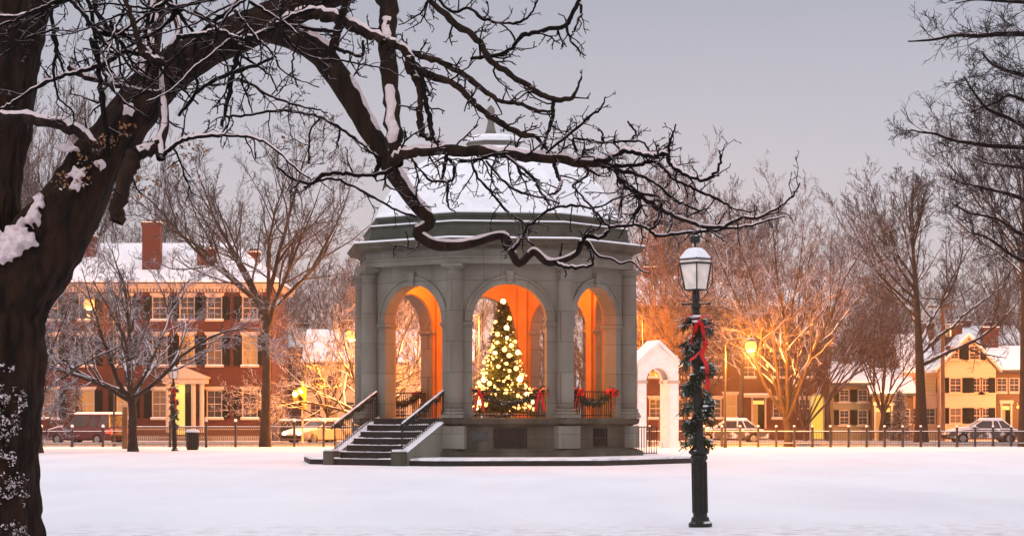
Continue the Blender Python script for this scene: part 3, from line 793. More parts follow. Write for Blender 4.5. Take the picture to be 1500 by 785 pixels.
# ------------------------------------------------------------------ houses
def wall_holes(m, x0, x1, z0, z1, holes, y=0, depth=.22):
    """front wall in the plane y with real openings and their reveals"""
    xs = sorted({x0, x1, *[h[0] for h in holes], *[h[1] for h in holes]}); zs = sorted({z0, z1, *[h[2] for h in holes], *[h[3] for h in holes]})
    for i in range(len(xs) - 1):
        for j in range(len(zs) - 1):
            cx, cz = (xs[i] + xs[i + 1]) / 2, (zs[j] + zs[j + 1]) / 2
            if any(h[0] < cx < h[1] and h[2] < cz < h[3] for h in holes): continue
            m.quad((xs[i], y, zs[j]), (xs[i + 1], y, zs[j]), (xs[i + 1], y, zs[j + 1]), (xs[i], y, zs[j + 1]))
    for a, b, c, d in holes:
        m.quad((a, y, c), (a, y, d), (a, y + depth, d), (a, y + depth, c)); m.quad((b, y, c), (b, y + depth, c), (b, y + depth, d), (b, y, d))
        m.quad((a, y, d), (b, y, d), (b, y + depth, d), (a, y + depth, d)); m.quad((a, y, c), (a, y + depth, c), (b, y + depth, c), (b, y, c))
def window(root, x, z0, z1, wd, y=0, glass='glass', shutters=True, lintel=True, trim='trim', nx=2, nz=4, name='window', curtain=False):
    h = wd / 2; m = MB()
    e = .07
    m.box(x - h, x - h + e, y + .03, y + .12, z0, z1); m.box(x + h - e, x + h, y + .03, y + .12, z0, z1)
    m.box(x - h + e, x + h - e, y + .03, y + .12, z1 - e, z1); m.box(x - h + e, x + h - e, y + .03, y + .12, z0, z0 + e)
    for i in range(1, nx): xx = x - h + wd * i / nx; m.box(xx - .012, xx + .012, y + .06, y + .10, z0 + e, z1 - e)
    for i in range(1, nz):
        zz = z0 + (z1 - z0) * i / nz; t_ = .03 if i == nz // 2 else .010; m.box(x - h + e, x + h - e, y + .055, y + .105, zz - t_, zz + t_)
    m.box(x - h - .1, x + h + .1, y - .09, y + .0285, z0 - .12, z0 - .002)
    if lintel: m.hexa([(x - h - .06, y - .05, z1 + .002), (x + h + .06, y - .05, z1 + .002), (x + h + .06, y + .0, z1 + .002), (x - h - .06, y + .0, z1 + .002)],
                      [(x - h - .15, y - .05, z1 + .22), (x + h + .15, y - .05, z1 + .22), (x + h + .15, y + .0, z1 + .22), (x - h - .15, y + .0, z1 + .22)])
    w_ = m.build(name, M[trim], root)
    m = MB(); m.quad((x - h + .03, y + .115, z0 + .03), (x + h - .03, y + .115, z0 + .03), (x + h - .03, y + .115, z1 - .03), (x - h + .03, y + .115, z1 - .03)); m.build('pane', M[glass], w_)
    if lintel:
        m = MB(); m.hexa([(x - h - .1, y - .088, z0 + .0), (x + h + .1, y - .088, z0 + .0), (x + h + .1, y + .028, z0 + .0), (x - h - .1, y + .028, z0 + .0)], [(x - h - .08, y - .06, z0 + .05), (x + h + .08, y - .06, z0 + .05), (x + h + .08, y + .028, z0 + .06), (x - h - .08, y + .028, z0 + .06)]); m.build('sill_snow', M['snow'], w_)
    if shutters:
        sw = wd * .48
        for s in (-1, 1):
            m = MB(); a = x + s * (h + .03); a0, a1 = sorted((a, a + s * sw)); m.box(a0, a1, y - .05, y - .008, z0, z1)
            k = 12
            for i in range(k): zz = z0 + .06 + (z1 - z0 - .12) * i / k; m.box(a0 + .05, a1 - .05, y - .068, y - .052, zz, zz + .05)
            m.build('shutter', M['shutter'], w_)
def chimney(root, x, y, z0, z1, wx, wy=1.0, mt='brick_dark'):
    m = MB(); m.box(x - wx / 2, x + wx / 2, y - wy / 2, y + wy / 2, z0, z1 - .2); m.box(x - wx / 2 - .06, x + wx / 2 + .06, y - wy / 2 - .06, y + wy / 2 + .06, z1 - .2, z1)
    for s in (-1, 1): m.lathe([(.13, z1), (.11, z1 + .25)], 8, (x + s * wx * .22, y))
    c = m.build('chimney', M[mt], root)
    m = MB(); m.box(x - wx / 2 - .05, x + wx / 2 + .05, y - wy / 2 - .05, y + wy / 2 + .05, z1 + .002, z1 + .07); m.build('snow_cap', M['snow'], c)

def brick_mansion():
    Y = 140; k = Y / F
    t = thing('brick_house', (X(220, Y), Y, 0), 'three storey red brick house with dark shutters and snowy hipped roof at the left', 'house')
    def lx(px): return (px - 220) * k
    def lz(py): return Z(py, Y)
    x0, x1, zt = lx(14), lx(399), lz(418)
    cols = [20, 74, 127, 182, 234, 314, 366]
    holes = []; wins = []
    for c in cols:
        for fl, (a, b) in enumerate(((612, 571), (535, 491), (468, 434))):
            z0, z1, wd = lz(a), lz(b), 1.0
            wins.append((lx(c), z0, z1, wd, fl, c)); holes.append((lx(c) - .5, lx(c) + .5, z0, z1))
    for fl, (a, b) in enumerate(((535, 491), (468, 434))):
        wins.append((lx(274), lz(a), lz(b), 1.0, fl + 1, 274)); holes.append((lx(274) - .5, lx(274) + .5, lz(a), lz(b)))
    dx = lx(273); holes.append((dx - .78, dx + .5, .45, 3.75))
    m = MB(); wall_holes(m, x0, x1, 0, zt, holes); m.quad((x1, 0, 0), (x1, 10, 0), (x1, 10, zt), (x1, 0, zt)); m.quad((x0, 0, 0), (x0, 0, zt), (x0, 10, zt), (x0, 10, 0)); m.quad((x0, 10, 0), (x0, 10, zt), (x1, 10, zt), (x1, 10, 0))
    m.build('wall', M['brick'], t, recalc=False)
    m = MB(); m.quad((x0, .25, 0), (x1, .25, 0), (x1, .25, zt), (x0, .25, zt)); m.build('inner_lining', M['glass'], t)
    lit = {(182, 0): 'glass_warm', (366, 1): 'glass_warm', (234, 0): 'glass_dim', (127, 0): 'glass_warm', (314, 1): 'glass_dim', (74, 0): 'glass_dim'}  # far right pane of the middle storey glows to stand for an orange reflection
    for x, z0, z1, wd, fl, c in wins: window(t, x, z0, z1, wd, glass=lit.get((c, fl), 'glass'), nz=4, nx=2)
    m = MB(); m.box(x0 - .4, x1 + .4, -.45, 10.4, zt, zt + .16); m.box(x0 - .28, x1 + .28, -.3, 10.3, zt - .22, zt - .001)
    n = 80
    for i in range(n): xx = x0 + (x1 - x0) * (i + .5) / n; m.box(xx - .07, xx + .07, -.2, -.002, zt - .42, zt - .222)
    m.build('cornice', M['trim'], t)
    a, b_, zr, e = x0 - .42, x1 + .42, 13.05, 3.4
    for nm, mt, dz in (('roof', 'roof', 0), ('roof_snow', 'snow', .10)):
        m = MB(); zb = zt + .165 + dz; zz = zr + dz
        v = [(a, -.47, zb), (b_, -.47, zb), (b_, 10.45, zb), (a, 10.45, zb), (a + e, 5, zz), (b_ - e, 5, zz), (a, -.47, zb - .08), (b_, -.47, zb - .08), (b_, 10.45, zb - .08), (a, 10.45, zb - .08)]
        m._a(v, [(0, 1, 5, 4), (1, 2, 5), (2, 3, 4, 5), (3, 0, 4), (6, 7, 1, 0), (7, 8, 2, 1), (8, 9, 3, 2), (9, 6, 0, 3)]); m.build(nm, M[mt], t)
    chimney(t, lx(114), 3.4, 11.5, Z(347, Y + 3.4), 1.1); chimney(t, lx(217), 1.6, 10.6, Z(327, Y + 1.6), 1.15)
    chimney(t, lx(296), 2.2, 11.0, Z(365, Y + 2.2), 1.15); chimney(t, lx(360), 4.2, 11.4, Z(370, Y + 4.2), .75); chimney(t, lx(40), 3.4, 11.5, Z(352, Y + 3.4), 1.1)
    # doorway with portico
    m = MB(); m.box(dx - .74, dx - .12, .16, .20, .5, 3.7); d = m.build('door', M['door_glow'], t)
    m = MB(); m.box(dx - .08, dx + .46, .10, .16, .5, 3.2); m.build('door_leaf', M['shutter'], t)
    m = MB()
    for xx in (dx - 1.0, dx + .62, dx + 1.15): m.lathe([(.17, .62), (.15, .75), (.15, 3.6), (.19, 3.72)], 14, (xx, -1.1))
    cl = m.build('column', M['trim'], t)
    m = MB(); m.box(dx - 1.3, dx + 1.45, -1.4, -.07, 3.73, 4.05); m.box(dx - 1.4, dx + 1.55, -1.5, -.07, 4.052, 4.16); m.prism([(dx - 1.4, 4.162), (dx + 1.55, 4.162), (dx + .07, 4.75)], 'y', -1.5, -.1); m.build('portico', M['trim'], t)
    m = MB(); m.box(dx - 1.5, dx + 1.6, -1.6, -.002, 0, .44); m.box(dx - 1.2, dx + 1.3, -2.1, -1.602, 0, .22); m.build('doorstep', M['stone'], t)
    point_light('door_light', (dx - .4, -.7, 3.3), 60, (1, .55, .14), .1, t)
    # foundation
    m = MB(); m.box(x0 - .03, x1 + .03, -.05, -.004, 0, .42); m.build('foundation', M['kerb'], t)
brick_mansion()

def gable_house():
    Y = 150; k = Y / F
    t = thing('clapboard_house', (X(1414, Y), Y, 0), 'ochre clapboard house with snowy gable roof and dark shutters at the right', 'house')
    lx = lambda px: (px - 1414) * k; lz = lambda py: Z(py, Y)
    x0, x1, ze, zp = lx(1377), lx(1459), lz(541), lz(494)
    wins = [(1398, 526, 507, .6), (1427, 527, 506, .75), (1400, 575, 553, .85), (1431, 575, 553, .85), (1444, 575, 553, .85), (1400, 620, 597, .85), (1431, 620, 597, .85), (1444, 620, 597, .85)]
    holes = [(lx(c) - w_ / 2, lx(c) + w_ / 2, lz(a), lz(b)) for c, a, b, w_ in wins if a > 541]
    m = MB(); wall_holes(m, x0, x1, 0, ze, holes)
    m.prism([(x0, ze), (x1, ze), ((x0 + x1) / 2, zp)], 'y', 0, 9); m.quad((x0, 0, 0), (x0, 0, ze), (x0, 9, ze), (x0, 9, 0)); m.quad((x1, 0, 0), (x1, 9, 0), (x1, 9, ze), (x1, 0, ze)); m.quad((x0, 9, 0), (x0, 9, ze), (x1, 9, ze), (x1, 9, 0))
    m.build('wall', M['yellow'], t)
    m = MB(); m.quad((x0, .25, 0), (x1, .25, 0), (x1, .25, ze), (x0, .25, ze)); m.build('inner_lining', M['glass'], t)
    for i, (c, a, b, w_) in enumerate(wins):
        y = 0 if a > 541 else -.13
        window(t, lx(c), lz(a), lz(b), w_, y, glass='glass_dim' if i in (5,) else 'glass', shutters=c not in (1431, 1444), lintel=False, trim='yellow', nz=4)
    for z_ in ((575, 553), (620, 597)):
        for px in (1422, 1453):
            m = MB(); m.box(lx(px) - .22, lx(px) + .22, -.05, -.008, lz(z_[0]), lz(z_[1])); m.build('shutter', M['shutter'], t)
    m = MB()
    xm = (x0 + x1) / 2
    for s, xe in ((-1, x0), (1, x1)):
        m.prism([(xe + s * .35, ze - .22), (xe + s * .35, ze - .05), (xm, zp + .17), (xm, zp)], 'y', -.35, 9.3)
    m.build('roof', M['trim'], t)
    m = MB()
    for s, xe in ((-1, x0), (1, x1)): m.prism([(xe + s * .36, ze - .045), (xe + s * .34, ze + .08), (xm, zp + .32), (xm, zp + .18)], 'y', -.33, 9.3)
    m.build('roof_snow', M['snow'], t)
    chimney(t, lx(1415), 4.5, zp - 1.5, Z(476, Y + 4.5), 1.15); chimney(t, lx(1387), 8, zp - 3.4, Z(474, Y + 8), 1.15)
    # left wing with eaves to the street
    a, b = lx(1330), x0 - .003; zw, zr = lz(541), lz(494) + .2
    hl = [(lx(1367) - .4, lx(1367) + .4, lz(575), lz(553)), (lx(1367) - .4, lx(1367) + .4, lz(622), lz(597)), (lx(1340) - .4, lx(1340) + .4, lz(622), lz(597))]
    m = MB(); wall_holes(m, a, b, 0, zw, hl, 1.2); m.quad((a, 1.2, 0), (a, 1.2, zw), (a, 8, zw), (a, 8, 0)); m.quad((a, 8, 0), (a, 8, zw), (b, 8, zw), (b, 8, 0)); m.prism([(1.2, zw), (8, zw), (4.6, zr)], 'x', a, b); m.build('wing_wall', M['yellow'], t)
    m = MB(); m.quad((a, 1.45, 0), (b, 1.45, 0), (b, 1.45, zw), (a, 1.45, zw)); m.build('inner_lining', M['glass'], t)
    for q in hl: window(t, (q[0] + q[1]) / 2, q[2], q[3], .8, 1.2, glass='glass_warm' if q[3] > 4.2 else 'glass', lintel=False, trim='yellow')
    m = MB(); m.prism([(.85, zw - .2), (.83, zw + .02), (4.6, zr + .22), (4.6, zr + .02)], 'x', a - .3, b); m.prism([(8.35, zw - .2), (8.37, zw + .02), (4.6, zr + .22), (4.6, zr + .02)], 'x', a - .3, b); m.build('wing_roof_snow', M['snow'], t)
gable_house()

def simple_house(name, label, pxc, Y, px0, px1, py_eave, py_ridge, wall, wins, dep=8, chim=(), trim='trim', shutters=False, wd=.85, lit=(), roofmat='roof', cat='house', door=None, lintel=False):
    k = Y / F
    t = thing(name, (X(pxc, Y), Y, 0), label, cat)
    lx = lambda px: (px - pxc) * k; lz = lambda py: Z(py, Y)
    x0, x1, ze = lx(px0), lx(px1), lz(py_eave)
    zr = Z(py_ridge, Y + dep / 2)
    holes = [(lx(c) - wd / 2, lx(c) + wd / 2, lz(a), lz(b)) for c, a, b in wins]
    if door: holes.append((lx(door[0]), lx(door[1]), .1, lz(door[2])))
    m = MB(); wall_holes(m, x0, x1, 0, ze, holes)
    m.quad((x0, 0, 0), (x0, 0, ze), (x0, dep, ze), (x0, dep, 0)); m.quad((x1, 0, 0), (x1, dep, 0), (x1, dep, ze), (x1, 0, ze)); m.quad((x0, dep, 0), (x0, dep, ze), (x1, dep, ze), (x1, dep, 0))
    m.prism([(0, ze), (dep, ze), (dep / 2, zr)], 'x', x0, x1)
    m.build('wall', M[wall], t)
    m = MB(); m.quad((x0, .25, 0), (x1, .25, 0), (x1, .25, ze), (x0, .25, ze)); m.build('inner_lining', M['glass'], t)
    for i, (c, a, b) in enumerate(wins): window(t, lx(c), lz(a), lz(b), wd, glass=('glass_warm' if i in lit else 'glass'), shutters=shutters, lintel=lintel, trim=trim)
    m = MB()
    for s, ye in ((-1, 0), (1, dep)): m.prism([(ye + s * .4, ze - .2), (ye + s * .4, ze - .03), (dep / 2, zr + .15), (dep / 2, zr)], 'x', x0 - .25, x1 + .25)
    m.build('roof', M[roofmat], t)
    m = MB()
    for s, ye in ((-1, 0), (1, dep)): m.prism([(ye + s * .41, ze - .025), (ye + s * .38, ze + .10), (dep / 2, zr + .30), (dep / 2, zr + .16)], 'x', x0 - .24, x1 + .24)
    m.build('roof_snow', M['snow'], t)
    for px, pyt, wx in chim: chimney(t, lx(px), dep / 2, ze, Z(pyt, Y + dep / 2), wx)
    if door:
        m = MB(); a, b, c = lx(door[0]), lx(door[1]), lz(door[2])
        m.box(a - .12, a, -.08, -.003, .1, c + .15); m.box(b, b + .12, -.08, -.003, .1, c + .15); m.box(a - .2, b + .2, -.12, -.003, c + .152, c + .38); m.build('door_frame', M['trim'], t)
        m = MB(); m.box(a + (b - a) * .45, b - .02, .13, .18, .1, c - .3); m.build('door', M['shutter'], t)
        m = MB(); m.box(a + .02, a + (b - a) * .44, .15, .19, .1, c - .3); m.build('side_light', M['glass_warm'], t)
        m = MB(); m.box(a + .02, b - .02, .15, .2, c - .28, c - .02); m.build('transom', M['door_glow'], t)
        m = MB(); m.box(a - .3, b + .3, -.9, -.003, 0, .1); m.build('doorstep', M['kerb'], t)
    return t, lx, lz
brk = [(c, a, b) for c in (880, 918, 961, 1003, 1047, 1142, 1180) for a, b in ((612, 584), (552, 524), (500, 474))] + [(1070, 612, 578), (1096, 552, 524), (1096, 500, 474)]
t, lx, lz = simple_house('brick_house', 'long dull red brick house with white sashes behind the white arch', 1040, 152, 860, 1218, 448, 410, 'brick_dark', brk, 10,
    [(1098, 396, 1.1), (960, 392, 1.1), (1180, 402, 1.0)], lit=(21,), wd=.95, door=(1103, 1120, 586), lintel=True)
# shop front canopy, and lit arched panel
m = MB(); m.box(lx(1084), lx(1128), -1.3, -.13, lz(582), lz(582) + .18); cn = m.build('canopy', M['trim'], t)
m = MB(); m.box(lx(1084), lx(1128), -1.3, -.13, lz(582) + .182, lz(582) + .28); m.build('canopy_snow', M['snow'], cn)
a, b = lx(1188), lx(1205); c = (a + b) / 2; r_ = (b - a) / 2; zt = lz(578)
def archpoly(r, grow, zb): return [(c - r - grow, zb), (c + r + grow, zb)] + [(c + (r + grow) * math.cos(math.pi * i / 14), zt - r + (r + grow) * math.sin(math.pi * i / 14)) for i in range(15)]
m = MB(); m.prism(archpoly(r_, .12, .05), 'y', -.10, -.003); m.build('arched_door_frame', M['trim'], t)
m = MB(); m.prism(archpoly(r_, 0, .12), 'y', -.13, -.102); m.build('arched_light_panel', M['arch_glow'], t)

simple_house('cottage', 'low beige house with dark shuttered windows between the arch light and the lit doorway', 1240, 150, 1221, 1276, 560, 535, 'beige', [(1237, 622, 600), (1264, 622, 600), (1237, 588, 570), (1264, 588, 570)], 7, [(1250, 524, .8)], shutters=True, wd=.7)
simple_house('cottage', 'small dark gabled house with brightly lit doorway behind the fence', 1308, 149, 1278, 1338, 575, 545, 'brown', [(1325, 620, 598)], 7, [], wd=.8, door=(1283, 1305, 597))
point_light('door_light', (X(1294, 149), 147.9, 3.2), 260, (1, .60, .2), .15)
t, lx, lz = simple_house('clapboard_house', 'brown house with snowy roof and lit porch at the far right edge', 1500, 151, 1461, 1560, 541, 512, 'brown', [(1468, 574, 553), (1486, 574, 553), (1510, 574, 553), (1535, 574, 553), (1520, 622, 598), (1540, 622, 598)], 9, [(1470, 480, 1.1)], wd=.75, door=(1468, 1480, 594))
point_light('porch_light', (X(1490, 149.6), 149.2, 2.3), 160, (1, .5, .12), .1)
m = MB(); m.ball((lx(1490), -.25, 2.3), .12); m.tube([(lx(1490), -.25, 2.4), (lx(1490), .02, 2.6)], .02); m.build('porch_lamp', M['sodium'], t)
simple_house('clapboard_house', 'cream columned house glowing behind the left arch of the bandstand', 560, 158, 446, 690, 530, 488, 'cream', [(c, a, b) for c in (462, 486, 512, 538, 562, 586, 610, 634, 660) for a, b in ((612, 588), (568, 545))], 9, [(500, 470, 1.0), (620, 470, 1.0)], wd=.8, lit=(2, 5))
simple_house('cottage', 'small distant house with a white snow roof left of the traffic light', 420, 172, 398, 445, 508, 482, 'brick_dark', [(408, 560, 540), (428, 560, 540)], 8, [(437, 474, .9)], wd=.8)
simple_house('clapboard_house', 'distant grey house half hidden by trees at the far right', 1455, 178, 1400, 1500, 505, 482, 'beige', [(1440, 530, 515), (1480, 530, 515)], 9, [(1426, 470, 1.2), (1474, 472, 1.0)], wd=.8)

# low dark wall with a snowy top near the traffic light
t = thing('garden_wall', (X(452, 134), 134, 0), 'low dark garden wall topped with snow behind the parked pale car', 'wall')
m = MB(); m.box(-1.7, 1.7, -.15, .15, 0, Z(616, 134)); m.build('wall', M['step'], t)
m = MB(); m.box(-1.75, 1.75, -.18, .18, Z(616, 134) + .002, Z(616, 134) + .13); m.build('wall_snow', M['snow'], t)
# picket fence before the brick mansion
t = thing('picket_fence', (X(300, 136), 136, 0), 'brown picket fence along the front of the big brick house', 'fence')
m = MB(); x = X(200, 136) - X(300, 136)
while x < X(415, 136) - X(300, 136): m.box(x, x + .045, -.012, .012, .14, 1.0); x += .12
m.build('pickets', M['brown'], t)
m = MB(); a, b = X(196, 136) - X(300, 136), X(418, 136) - X(300, 136); m.box(a, b, .014, .05, .3, .38); m.box(a, b, .014, .05, .82, .90); m.box(a, b, -.03, .05, 1.002, 1.05); m.build('rail', M['trim'], t)

# ------------------------------------------------------------------ fences of the common
def fence(px0, px1, label, step, hp, ball, Y=115.5):
    x0, x1 = X(px0, Y), X(px1, Y)
    t = thing('iron_fence', (x0, Y, 0), label, 'fence')
    n = max(1, round((x1 - x0) / step)); stp = (x1 - x0) / n
    pm = None
    for i in range(n + 1):
        if pm is None:
            m = MB(); m.box(-.055, .055, -.055, .055, 0, hp); m.box(-.075, .075, -.075, .075, hp, hp + .05); m.box(-.07, .07, -.07, .07, 0, .08)
            o = m.build('post', M['iron'], t); pm = o
            m = MB(); m.ball((0, 0, hp + .12), (.085, .085, .09) if ball else (.07, .07, .05)); c = m.build('post_snow', M['snow'], o, smooth=True)
        else:
            o = pm.copy(); COL.objects.link(o); o.parent = t; o.location.x = i * stp
            c2 = c.copy(); COL.objects.link(c2); c2.parent = o
    m = MB(); Lx = x1 - x0
    for z in (.18, hp * .80): m.box(0, Lx, -.02, .02, z, z + .045)
    m.build('rail', M['iron'], t)
    m = MB()
    if ball:      # low hooped edging
        k = int(Lx / .22)
        for i in range(k):
            xx = Lx * i / k; m.tube([(xx, 0, .0), (xx + .02, 0, .14), (xx + .11, 0, .21), (xx + .20, 0, .14), (xx + .22, 0, 0)], .014, 4)
        m.build('hoops', M['metal'], t, recalc=False)
    else:
        k = int(Lx / .14)
        for i in range(k): xx = Lx * (i + .5) / k; m.box(xx - .009, xx + .009, -.009, .009, .1, hp * .8)
        m.build('pickets', M['iron'], t)
    m = MB(); m.box(0, Lx, -.024, .024, hp * .80 + .047, hp * .80 + .075); m.box(0, Lx, -.024, .024, .227, .25); m.build('rail_snow', M['snow'], t)
fence(196, 302, 'low iron fence between the snowy tree and the litter bin', 1.65, 1.3, True)
fence(302, 560, 'iron fence with snow capped posts left of the bandstand steps', 1.62, 1.3, True)
fence(925, 1190, 'iron fence with snowy rails in front of the dull brick house', .98, 1.0, False)
fence(1190, 1640, 'iron fence with snowy rails in front of the ochre house', .98, 1.0, False)
fence(-120, 196, 'low iron fence at the far left in front of the dark car', 1.65, 1.0, True)

# ------------------------------------------------------------------ vehicles
def vehicle(name, loc, rz, label, cat, paint, suv=False, lights=False, snow=True):
    t = thing(name, loc, label, cat, None, rz)
    Lc, Wd = (4.7, 1.85) if suv else (4.5, 1.76); H = 1.75 if suv else 1.43; bl = 1.02 if suv else .92
    h = Lc / 2
    low = [(-h, .35), (-h + .05, .28), (h - .05, .28), (h, .38), (h, .62), (h - .12, bl * .80), (h - .95, bl - .03), (h - 1.35, bl), (-h + (.1 if suv else .75), bl), (-h + .04, bl - .10), (-h, .6)]
    m = MB(); m.prism(low, 'y', -Wd / 2, Wd / 2); body = m.build('body', M[paint], t, bevel=.07)
    rx0, rx1 = (-h + .25, h - 1.95) if suv else (-h + 1.2, h - 2.05); gx0, gx1 = (-h + .10, h - 1.3) if suv else (-h + .65, h - 1.35)
    i = .16
    m = MB(); m.hexa([(gx0, -Wd / 2 + .06, bl - .01), (gx1, -Wd / 2 + .06, bl - .01), (gx1, Wd / 2 - .06, bl - .01), (gx0, Wd / 2 - .06, bl - .01)],
                     [(rx0, -Wd / 2 + i + .06, H - .07), (rx1, -Wd / 2 + i + .06, H - .07), (rx1, Wd / 2 - i - .06, H - .07), (rx0, Wd / 2 - i - .06, H - .07)]); m.build('window_glass', M['glass'], t, bevel=.03)
    m = MB(); m.hexa([(rx0 - .03, -Wd / 2 + i + .03, H - .075), (rx1 + .03, -Wd / 2 + i + .03, H - .075), (rx1 + .03, Wd / 2 - i - .03, H - .075), (rx0 - .03, Wd / 2 - i - .03, H - .075)],
                     [(rx0 + .08, -Wd / 2 + i + .1, H), (rx1 - .08, -Wd / 2 + i + .1, H), (rx1 - .08, Wd / 2 - i - .1, H), (rx0 + .08, Wd / 2 - i - .1, H)])
    for s in (-1, 1):
        yb, yt = s * (Wd / 2 - .05), s * (Wd / 2 - i - .05)
        for xb, xt in ((gx0 + .02, rx0 + .02), (gx1 - .02, rx1 - .02), ((gx0 + gx1) / 2 - .05, (rx0 + rx1) / 2), (gx0 * .72 + gx1 * .28, rx0 * .72 + rx1 * .28)):
            m.tube([(xb, yb, bl - .02), (xt, yt, H - .06)], .045, 6)
    m.build('roof', M[paint], t)
    for sx in (-1, 1):
        for sy in (-1, 1):
            cx, cy = sx * h * .60, sy * (Wd / 2 - .10)
            T = Matrix.Translation((cx, cy, .33)) @ Matrix.Rotation(R(90), 4, 'X')
            m = MB(); m.T = T; m.lathe([(.2, -.10), (.32, -.10), (.335, -.06), (.335, .06), (.32, .10), (.2, .10)], 20); w_ = m.build('wheel', M['tyre'], t, smooth=False)
            m = MB(); m.T = T; m.lathe([(.05, -.108), (.19, -.104), (.2, 0), (.19, .104), (.05, .108)], 12); m.build('rim', M['metal'], w_)
    for sy in (-1, 1):
        m = MB(); m.ball((h - .05, sy * (Wd / 2 - .28), .66), (.09, .20, .10)); m.build('headlight', M['headlight' if lights else 'lens_clear'], t, smooth=True)
        m = MB(); m.box(-h - .02, -h + .08, sy * (Wd / 2 - .16) - .11, sy * (Wd / 2 - .16) + .11, .66, .90); m.box(-h + .05, -h + .32, sy * (Wd / 2 + .004) - .012, sy * (Wd / 2 + .004) + .012, .68, .86); m.build('taillight', M['taillight' if lights else 'lens_off'], t)
        m = MB(); m.ball((gx1 - .35, sy * (Wd / 2 + .07), bl + .02), (.06, .09, .06)); m.build('mirror', M[paint], t, smooth=True)
    m = MB(); m.box(h - .03, h + .07, -Wd / 2 + .1, Wd / 2 - .1, .38, .54); m.box(-h - .07, -h + .03, -Wd / 2 + .1, Wd / 2 - .1, .38, .54); m.build('bumper', M['tyre'], t, bevel=.03)
    if snow:
        m = MB(); q = H + .002; m.hexa([(rx0 - .02, -Wd / 2 + i + .04, q - .02), (rx1 + .02, -Wd / 2 + i + .04, q - .02), (rx1 + .02, Wd / 2 - i - .04, q - .02), (rx0 - .02, Wd / 2 - i - .04, q - .02)],
                           [(rx0 + .1, -Wd / 2 + i + .14, q + .10), (rx1 - .1, -Wd / 2 + i + .14, q + .10), (rx1 - .1, Wd / 2 - i - .14, q + .10), (rx0 + .1, Wd / 2 - i - .14, q + .10)]); m.build('roof_snow', M['snow'], t, bevel=.04)
        m = MB(); m.prism([(h - .14, bl * .80 + .01), (h - .95, bl - .015), (h - 1.3, bl + .01), (h - 1.32, bl + .09), (h - .95, bl + .06), (h - .2, bl * .80 + .07)], 'y', -Wd / 2 + .12, Wd / 2 - .12); m.build('bonnet_snow', M['snow'], t, bevel=.03)
    return t
vehicle('parked_car', (X(128, 123), 123, .03), R(152), 'dark red estate car with glowing tail lights on the street at the far left', 'car', 'car_dark', True, True)
vehicle('parked_car', (X(470, 124), 124, .03), R(228), 'pale car with lit headlights near the traffic light', 'car', 'car_pale', False, True)
vehicle('parked_car', (X(1068, 128), 128, .03), R(180), 'grey snow covered car parked behind the fence before the dull brick house', 'car', 'car_grey')
vehicle('parked_car', (X(1440, 128), 128, .03), R(180), 'dark snow covered car parked before the ochre house', 'car', 'car_grey')

# ------------------------------------------------------------------ street furniture
def sodium_lamp(px, py, Y, label, P, arm=1):
    x, z = X(px, Y), Z(py, Y)
    t = thing('street_lamp', (x, Y, 0), label, 'street lamp', 'sodium street lamps')
    m = MB(); m.lathe([(.11, 0), (.09, .3), (.06, .5), (.035, z + .1)], 10, (arm * 1.3, .35)); m.build('pole', M['iron'], t)
    m = MB(); m.tube([(arm * 1.3, .35, z), (arm * 1.2, .3, z + .35), (arm * .6, .15, z + .45), (0, 0, z + .38)], .028, 6); m.ball((0, 0, z + .30), (.26, .20, .12)); m.build('lamp_head', M['iron'], t)
    m = MB(); m.ball((0, 0, z), (.31, .31, .33), 12, 8); m.build('bulb', M['sodium'], t, smooth=True)
    point_light('lamp_light', (0, -.05, z - .62), P * 4.2, (1, .30, .03), .2, t)
sodium_lamp(130, 445, 118, 'glowing orange street lamp in front of the big brick house', 1150)
sodium_lamp(515, 491, 117.5, 'glowing orange street lamp just left of the bandstand', 3200)
sodium_lamp(1100, 507, 113.5, 'glowing orange street lamp in front of the dull brick house', 2600, -1)
sodium_lamp(671, 470, 134, 'added orange lamp hidden behind the bandstand column left of the lit tree', 6500)  # added out of sight to brighten the cream house through the arch
sodium_lamp(1570, 470, 140, 'orange street lamp beyond the right edge', 2600)
sodium_lamp(911, 470, 134, 'added orange lamp hidden behind the right hand columns of the bandstand', 2200)  # extra lamp, added behind the columns for more orange light
sodium_lamp(-90, 440, 131.5, 'added unseen orange lamp beyond the left edge', 700)  # extra lamp added outside the frame for orange light on the left

t = thing('traffic_light', (X(443, 121), 121, 0), 'yellow traffic light with its round lens lit', 'traffic light', rz=R(-24))
m = MB(); m.lathe([(.10, .03), (.07, .25), (.06, .4), (.055, 3.6)], 10); m.build('pole', M['trim'], t)
m = MB(); m.box(-.19, .19, -.14, .14, 2.05, 3.25); m.build('housing', M['signal_yellow'], t, bevel=.03)
for i, z in enumerate((3.03, 2.65, 2.27)):
    T = Matrix.Translation((0, -.15, z)) @ Matrix.Rotation(R(90), 4, 'X')
    m = MB(); m.T = T; m.lathe([(.145, 0), (.15, .02), (.12, .03)], 16); m.build('lens', M['signal_lit' if i == 0 else 'signal_off'], t)
    m = MB(); v = []
    for j in range(9):
        a = math.pi * j / 8; v.append((.17 * math.cos(a), -.145, z + .17 * math.sin(a))); v.append((.17 * math.cos(a), -.36, z + .15 * math.sin(a) + .02))
    m._a(v, [(2 * j, 2 * j + 1, 2 * j + 3, 2 * j + 2) for j in range(8)]); m.build('visor', M['signal_yellow'], t)
m = MB(); m.box(-.52, -.22, -.12, .12, 2.5, 3.1); m.build('side_housing', M['signal_yellow'], t, bevel=.03)
m = MB(); m.ball((-.38, -.14, 2.88), (.17, .06, .17)); m.build('side_lens', M['signal_lit'], t, smooth=True)

